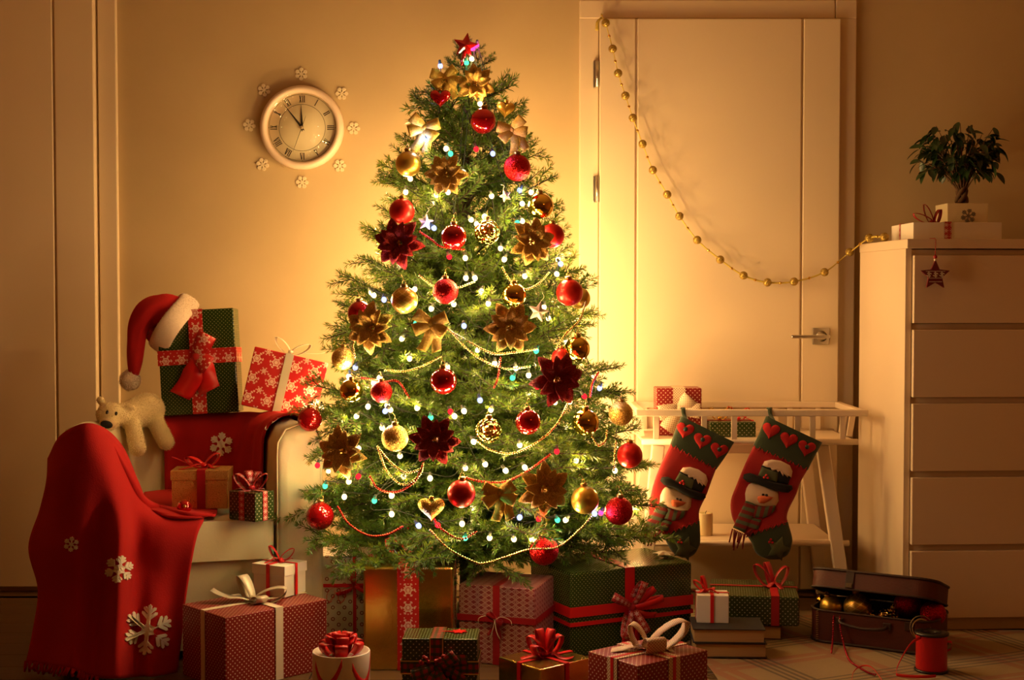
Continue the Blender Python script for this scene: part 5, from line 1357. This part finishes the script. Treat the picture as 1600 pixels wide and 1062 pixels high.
pb = blob('body', PL, bear, [
 (hd, (.046, .042, .039)), (hd + V((.004, -.030, -.022)), (.029, .026, .023)), (hd + V((.02, .02, .0)), (.04, .04, .036)),
 (P(200, 650, 4.41), P(228, 640, 4.46), (.043, .054)), (P(232, 640, 4.47), (.052, .05, .052)),
 (P(205, 654, 4.395), P(215, 700, 4.352), (.026, .0265)), (P(241, 655, 4.455), P(259, 690, 4.425), (.027, .027)),
 (P(157, 625, 4.37), (.014, .010, .014)), (P(203, 636, 4.37), (.017, .011, .012))], .005, 6)
fur_on(pb, bear, PF, 9000, .0055, .0007)
mz = blob('muzzle', simple('muzzle_velour', (0.70, 0.52, 0.30, 1), .95), bear, [(hd + V((.002, -.037, -.023)), (.0275, .022, .020))], .004, 4)
def face_dot(px, py, r, sc3, name, mat):
    dg_ = BVHTree.FromPolygons([tuple(wm(mz) @ v.co) for v in mz.data.vertices], [tuple(p_.vertices) for p_ in mz.data.polygons])
    db = BVHTree.FromPolygons([tuple(wm(pb) @ v.co) for v in pb.data.vertices], [tuple(p_.vertices) for p_ in pb.data.polygons])
    hs_ = [h[0] for h in (dg_.ray_cast(V((0, 0, EYE)), ray(px, py).normalized()), db.ray_cast(V((0, 0, EYE)), ray(px, py).normalized())) if h[0] is not None]
    p_ = min(hs_, key=lambda q: q.y) if hs_ else P(px, py, 4.30)
    mb = MB(); mb.ball(p_, r, 14, 10, sc3, M=Matrix.Rotation(R(12), 4, 'Y')); mb.build(name, mat, bear, world=True)
face_dot(166.5, 663, .0195, (1, .5, .62), 'nose', MT['black_felt']); face_dot(167.5, 644, .0050, (.9, .8, 1.3), 'eye', MT['black']); face_dot(181.5, 646, .0050, (.9, .8, 1.3), 'eye', MT['black'])

# ============================================================ SANTA HAT
hat = thing('santa_hat', 'red Santa hat with cream fur brim hung on the corner of a green gift', 'hat', P(269, 504, 4.552))
H2 = lambda c: (180 + c[0] * .2072, 440 + c[1] * .2072)
HC = P(*H2((432, 312)), 4.552); ax = V((.80, .22, -.56)).normalized()
FURW = simple('hat_plush', (0.74, 0.60, 0.48, 1), .95, bump=(120, .5), Sheen_Weight=.4)
e1 = ax.orthogonal().normalized(); e2 = ax.cross(e1); mb = MB(); SEG = 40; PRF = [(cos(a) * .034, sin(a) * .012) for a in [2 * pi * k / 14 for k in range(14)]]
vs = []
for i in range(SEG):
    a = 2 * pi * i / SEG; rd = e1 * cos(a) + e2 * sin(a); wob = 1 + .05 * sin(3 * a + 1)
    for q in PRF: vs.append(HC + rd * (.092 * wob + q[1]) + ax * (q[0] + .006 * sin(2 * a)))
n_ = len(PRF); mb.add(vs, [(i * n_ + k, i * n_ + (k + 1) % n_, ((i + 1) % SEG) * n_ + (k + 1) % n_, ((i + 1) % SEG) * n_ + k) for i in range(SEG) for k in range(n_)], 0, True)
brm = mb.build('brim', FURW, hat, world=True); 
sp_ = [HC + ax * .02, HC - ax * .02, P(*H2((330, 238)), 4.535), P(*H2((245, 245)), 4.515), P(*H2((180, 340)), 4.505), P(*H2((158, 470)), 4.505), P(*H2((150, 590)), 4.51), P(*H2((140, 700)), 4.515)]
rs_ = [.090, .088, .068, .046, .034, .029, .024, .016]
pth = spline(sp_, 6); rr_ = [q.x for q in spline([V((r, 0, 0)) for r in rs_], 6)]
mb = MB(); mb.tube(pth, rr_, 26)
for i, v_ in enumerate(mb.v):
    ring_ = i // 26; k = i % 26; c_ = pth[min(ring_, len(pth) - 1)]; q = V(v_); f = 1 + .05 * sin(k / 26 * 2 * pi * 4 + ring_ * .35) + .03 * sin(k / 26 * 2 * pi * 7 - ring_ * .2)
    mb.v[i] = tuple(c_ + (q - c_) * (f if 0 < ring_ < len(pth) - 1 else 1))
mb.build('cone', MT['red_fleece'], hat, world=True)
pm = P(*H2((112, 742)), 4.515); mb = MB(); mb.ball(pm, .031, 20, 14); po = mb.build('pompom', FURW, hat, world=True)
fur_on(po, po, FURW, 2200, .007, .0008, .1); fur_on(brm, brm, FURW, 5000, .004, .0006, .1)

# ============================================================ SUITCASE WITH ORNAMENTS
SF = V((.880, 4.15, .0085)); SYAW = R(-30); SW, SD, SH = .375, .205, .098
case = thing('suitcase', 'small old brown leather suitcase propped open and full of ornaments', 'suitcase', SF, SYAW)
m = Mat('old_leather'); m.set(m.mix(m.noise(14, 5, .65), (0.045, 0.008, 0.004, 1), (0.12, 0.020, 0.009, 1)), .55); m.bump(m.noise(160, 4), .35); LE = m.m
LD_ = simple('dark_leather', (0.030, 0.010, 0.006, 1), .5, bump=(200, .3)); LIN = simple('dark_lining', (0.02, 0.012, 0.008, 1), .9)
def rrect(ins, r=.055, n=7):
    x0, x1, y0, y1 = ins, SW - ins, ins, SD - ins; r = r - ins; out = []
    for cx_, cy_, a0 in ((x1 - r, y0 + r, -90), (x1 - r, y1 - r, 0), (x0 + r, y1 - r, 90), (x0 + r, y0 + r, 180)):
        for i in range(n + 1): a = R(a0 + 90 * i / n); out.append((cx_ + r * cos(a), cy_ + r * sin(a)))
    return out
def tub(z0, z1, closed_at, par, name, M=None):
    o_, i_ = rrect(0), rrect(.005); n = len(o_); mb = MB()
    vs = [V((x, y, z0)) for x, y in o_] + [V((x, y, z1)) for x, y in o_] + [V((x, y, z1 if closed_at == z0 else z1 - .005)) for x, y in i_] + [V((x, y, z0 + .005 if closed_at == z0 else z0)) for x, y in i_]
    mb.add(vs, [(i, (i + 1) % n, n + (i + 1) % n, n + i) for i in range(n)], 0, True)
    if closed_at == z0:
        mb.add(vs, [(n + i, n + (i + 1) % n, 2 * n + (i + 1) % n, 2 * n + i) for i in range(n)], 1); mb.add(vs, [(2 * n + i, 2 * n + (i + 1) % n, 3 * n + (i + 1) % n, 3 * n + i) for i in range(n)], 2, True)
        mb.add(vs, [tuple(range(n))[::-1]], 1); mb.add(vs, [tuple(range(3 * n, 4 * n))], 2)
    else:
        mb.add(vs, [(i, (i + 1) % n, 3 * n + (i + 1) % n, 3 * n + i)[::-1] for i in range(n)], 1); mb.add(vs, [(2 * n + i, 2 * n + (i + 1) % n, 3 * n + (i + 1) % n, 3 * n + i) for i in range(n)], 2, True)
        mb.add(vs, [tuple(range(n, 2 * n))], 0); mb.add(vs, [tuple(range(2 * n, 3 * n))[::-1]], 2)
    return mb.build(name, [LE, LD_, LIN], par)
cb = tub(0, SH, 0, case, 'case_body')
lid = tub(-.0, .058, .058, case, 'lid'); lid.location = (0, SD, SH + .004); 
for v_ in lid.data.vertices: v_.co.y -= SD
lid.rotation_euler = (R(-17.5), 0, R(-1))
def ring_trim(ins, z, r, par, name, yo=0):
    mb = MB(); mb.tube([(x, y - yo, z) for x, y in rrect(ins)], r, 6, closed=True); mb.build(name, LD_, par)
ring_trim(0, .004, .0045, cb, 'bottom_piping'); ring_trim(0, SH - .002, .0035, cb, 'rim_piping'); ring_trim(0, .055, .0045, lid, 'top_piping', SD); ring_trim(0, .002, .0035, lid, 'rim_piping', SD)
mb = MB(); mb.tube(spline([(.10, -.004, .074), (.112, -.016, .068), (.17, -.020, .060), (.225, -.016, .064), (.240, -.004, .070)], 5), .0052, 8); mb.build('handle', LD_, cb)
for x_ in (.10, .24): MB().box(x_ - .012, x_ + .012, -.006, -.0005, .062, .082).build('handle_mount', LD_, cb, bevel=.002)
o = MB().box(.115, .140, -SD - .004, -SD - .0002, .004, .056).build('strap', LD_, lid, bevel=.001); MB().box(.118, .137, -SD - .007, -SD - .004, .006, .020).build('buckle', simple('dull_brass', (.10, .07, .04, 1), .5, .8), o, bevel=.0015)
MB().box(.290, .315, -.004, -.0004, .066, .092).build('clasp', LD_, cb, bevel=.0015)
mb = MB()
for k in range(14):
    q = rrect(-.0012)[-3]; mb.tube([(q[0] - .003, q[1] - .003, .008 + k * .0064), (q[0] + .004, q[1] - .003, .010 + k * .0064)], .0014, 5)
mb.build('lacing', simple('tan_lace', (.28, .16, .07, 1), .8), cb)
IN = 'ornaments in the suitcase'
for px, py, r, fin, Y_, lab in ((1299,948,18,'gm',4.185,'satin gold bauble at the left end of the suitcase'), (1340,948,22,'gd',4.150,'patterned gold bauble in the suitcase under the lid strap'), (1388,966,17,'gc',4.085,'crackled gold bauble in the middle of the suitcase'), (1418,943,21,'rl',4.120,'red glitter bauble in the suitcase under the lid'), (1458,958,20,'rl',4.055,'dark red bauble at the right end of the suitcase'), (1284,938,9,'gg',4.23,'tiny shiny bauble in the far left corner of the suitcase'), (1364,962,7,'gg',4.12,'tiny shiny bauble between the patterned and crackled gold ones')):
    p = P(px, py, Y_); bauble(fin, lab, p, r * Y_ / F_PX, IN, rot=(R(rnd.uniform(-30, 10)), R(rnd.uniform(-30, 30)), 0), hook=False)
fil = MB(); fil.prism(rrect(.0055), .0052, .048); fo = fil.build('lining_pad', LIN, case)
t = thing('ribbon_coil', 'loose coil of pale gold ribbon sticking out of the suitcase', 'ribbon', P(1440, 980, 3.99))
mb = MB()
for ph, sc_ in ((0, 1.0), (.9, .8)):
    pth = [P(1440, 980, 3.985 - .012 * ph) + V((.036 * sc_ * cos(a) , .018 * sin(a + .6), .030 * sc_ * sin(a) - .004 * ph)) for a in [2 * pi * i / 28 for i in range(29)]]
    strip(mb, pth, V((.3, 1, .2 + ph)), .006, .0006)
mb.build('coil', simple('pale_gold_ribbon', (.55, .42, .22, 1), .3, .6), t, world=True)
pk = simple('pink_red_bead', (0.40, 0.008, 0.03, 1), .25, .4)
zr_ = .0125
bead_chain('red bead chain hanging out of the suitcase onto the rug', [PZ(1299, 1019, zr_), P(1301, 1000, 4.085), P(1302, 975, 4.10), P(1303, 961, 4.112), P(1307, 956, 4.14), P(1312, 961, 4.105), P(1313, 980, 4.080), P(1317, 1000, 4.068), PZ(1321, 1016, zr_), PZ(1328, 1032, zr_), PZ(1342, 1042, zr_), PZ(1356, 1050, zr_), PZ(1368, 1054, zr_)], pk, .0032, group=None)
# spool of ribbon
sx = px2x(1461, 3.82); spo = thing('ribbon_spool', 'upright spool of red curling ribbon on the rug before the suitcase', 'ribbon spool', (sx, 3.82, .009))
MB().lathe([(.0001, 0), (.046, 0), (.046, .005), (.040, .006), (.0001, .006)], 32).build('flange', MT['black'], spo); MB().lathe([(.0001, .100), (.040, .100), (.046, .101), (.046, .106), (.012, .107), (.012, .103), (.0001, .103)], 32).build('flange', MT['black'], spo)
MB().lathe([(.0001, .006), (.0415, .006)] + [(.0415 + .0006 * (k % 2), .007 + k * .00115) for k in range(81)] + [(.0415, .100), (.0001, .100)], 36).build('wound_ribbon', simple('red_curling_ribbon', (0.50, 0.006, 0.008, 1), .35), spo)
mb = MB(); c0 = V((sx, 3.82, .009))
strip(mb, spline([c0 + V((-.036, -.022, .097)), c0 + V((-.065, -.035, .085)), c0 + V((-.095, -.05, .050)), c0 + V((-.112, -.055, .012)), c0 + V((-.105, -.065, .004)), c0 + V((-.05, -.085, .006)), c0 + V((-.01, -.075, .005))], 6), V((.1, .3, 1)), .008, .0006)
strip(mb, spline([PZ(1330, 1075, .012), PZ(1333, 1062, .014) + V((0, 0, .02)), P(1347, 1040, 3.80), P(1362, 1042, 3.79), PZ(1378, 1062, .016), PZ(1384, 1074, .012)], 6), V((.2, 1, .15)), .009, .0006)
strip(mb, spline([c0 + V((.03, -.02, .085)), c0 + V((.052, -.01, .080)), c0 + V((.055, .005, .06)), c0 + V((.046, .012, .05))], 5), V((.1, .2, 1)), .006, .0006)
mb.build('loose_ribbon', MT['red_ribbon'], spo, world=True)

# ============================================================ STAR ON THE GREEN GIFT, STAR ON THE CHEST
p = PZ(1037, 868, .2485); t = thing('star_ornament', 'pale star lying on the corner of the largest green gift', 'ornament', p, .3); mb = MB(); facet_star(mb, .043, .48, .011, .3); mb.build('body', W_star, t, bevel=.003)
t.location.z = .243 + .0115
Ys = 4.268; p = P(1461, 430, Ys); t = thing('wooden_star', 'red wooden star with nordic pattern hanging on the chest of drawers', 'ornament', p, 0, rot=(pi / 2, 0, R(3)))
MB().prism(star_poly(.047, .47), -.004, .004).build('body', simple('dark_red_wood', (0.14, 0.008, 0.012, 1), .6), t, bevel=.001)
mb = MB()
for x in (-.020, 0, .020):
    for poly in flake_pieces(.0088, .30, .0, .3)[1::3] + [star_poly(.004, .5, 4)]: mb.prism([(a + x, b + .002) for a, b in poly], .004, .0046)
for y_, hw in ((.0125, .030), (-.0085, .021), (-.0195, .020)): mb.box(-hw, hw, y_ - .0007, y_ + .0007, .004, .0046)
mb.build('painted_pattern', MT['cream_ribbon'], t)
MB().ball((0, .056, 0), .0062, 12, 8).build('bead', MT['dark_red_ribbon'], t); MB().ball((0, .0475, 0), .0045, 12, 8).build('bead', MT['cream_ribbon'], t)
MB().tube([(0, .058, 0), (0, .1085, .003), (0, .1125, -.004), (0, .1135, -.05)], .0012, 5).build('cord', MT['dark_red_ribbon'], t)

# ============================================================ POTTED FICUS
px0 = px2x(1478, 4.64); pot = thing('potted_ficus', 'small ficus tree with braided trunk in a square white pot', 'potted plant', (px0 + .0685, 4.705, CH_H + .001))
mb = MB(); h = .130; w2, d2 = .0685, .065; vs = []
for (a, b, z) in ((w2 * .94, d2 * .94, 0), (w2, d2, h), (w2 - .006, d2 - .006, h), (w2 - .006, d2 - .006, h - .02)):
    vs += [V((-a, -b, z)), V((a, -b, z)), V((a, b, z)), V((-a, b, z))]
fs = [(3, 2, 1, 0), (12, 13, 14, 15)] + [(k * 4 + i, k * 4 + (i + 1) % 4, (k + 1) * 4 + (i + 1) % 4, (k + 1) * 4 + i) for k in range(3) for i in range(4)]
mb.add(vs, fs); mb.build('pot', simple('white_pot', (0.72, 0.62, 0.40, 1), .4), pot, bevel=.002)
MB().box(-w2 + .007, w2 - .007, -d2 + .007, d2 - .007, h - .018, h - .010).build('soil', simple('soil', (.02, .012, .006, 1), .95, bump=(200, 1)), pot)
mb = MB()
for k, poly in enumerate(flake_pieces(.026, .14, .2, .25)): mb.prism(poly, 0, .0012 + .0002 * (k % 3))
o = mb.build('snowflake_print', simple('grey_glitter', (.20, .18, .16, 1), .4, .4, bump=(800, .6)), pot); o.location = (.002, -d2 * 1.0 + .0012, .088); o.rotation_euler = (pi / 2 - R(2), 0, 0)
bark = simple('ficus_bark', (0.13, 0.065, 0.028, 1), .8, bump=(120, .4)); leafm = Mat('ficus_leaf'); inf = leafm.node('ShaderNodeObjectInfo')
leafm.set(leafm.mix(inf.outputs['Random'], (0.012, 0.030, 0.008, 1), (0.030, 0.062, 0.016, 1)), .35)
mb = MB(); zt0 = h - .012
for k in range(4):
    ph = k * pi / 2; mb.tube([((.016 - .006 * i / 14) * cos(ph + i * .55), (.016 - .006 * i / 14) * sin(ph + i * .55), zt0 + .011 * i) for i in range(9)], [.0085 - .003 * i / 14 for i in range(9)], 7)
tips = []
CC = V((P(1500, 250, 4.70).x - pot.location.x, 0, P(1500, 250, 4.70).z - pot.location.z))
for k in range(60):
    a = k * 2.4; el = math.asin(-.45 + 1.44 * ((k * .7548) % 1)); rr = V((cos(a) * cos(el) * .155, sin(a) * cos(el) * .12, sin(el) * .128 + .012)) * rnd.uniform(.72, 1.0)
    s0 = V((.01 * cos(a), .01 * sin(a), zt0 + .055 + .012 * (k % 4))); e = CC + rr; md = (s0 + e) / 2 + V((0, 0, .022 if el > -.2 else .035)); pth = spline([s0, md, e], 5); mb.tube(pth, [.0028 - .0019 * i / (len(pth) - 1) for i in range(len(pth))], 5); tips.append(pth)
mb.build('trunk', bark, pot)
def leaf_mesh(Lf, w):
    g = []
    for i in range(7):
        t = i / 6; hw = w * sin(pi * min(1, t * .86 + .06)) ** .9 * (1 - .35 * t) if t < .99 else .0003
        g.append([V((Lf * t, q * hw, -.22 * Lf * t * t + abs(q) * hw * .30)) for q in (-1, 0, 1)])
    mb = MB(); mb.grid(g, 0, 0); return mb.mesh('leaf', leafm.m)
LM = [leaf_mesh(.058, .0150), leaf_mesh(.050, .0140), leaf_mesh(.044, .0130)]
for i in range(290):
    pth = tips[i % len(tips)]; j = rnd.choice([4, 5, 6, 7, 8, 9, 10, 10]); q = pth[j]; out = (q - CC); az = atan2(out.y, out.x) + rnd.uniform(-1.3, 1.3)
    o = link('leaf', rnd.choice(LM), pot); o.location = q + V((rnd.uniform(-.008, .008), rnd.uniform(-.008, .008), rnd.uniform(-.006, .006))); o.rotation_euler = Euler((rnd.uniform(-.6, .6), R(rnd.uniform(-10, 62)), az), 'XYZ'); s_ = rnd.uniform(.75, 1.1); o.scale = (s_,) * 3
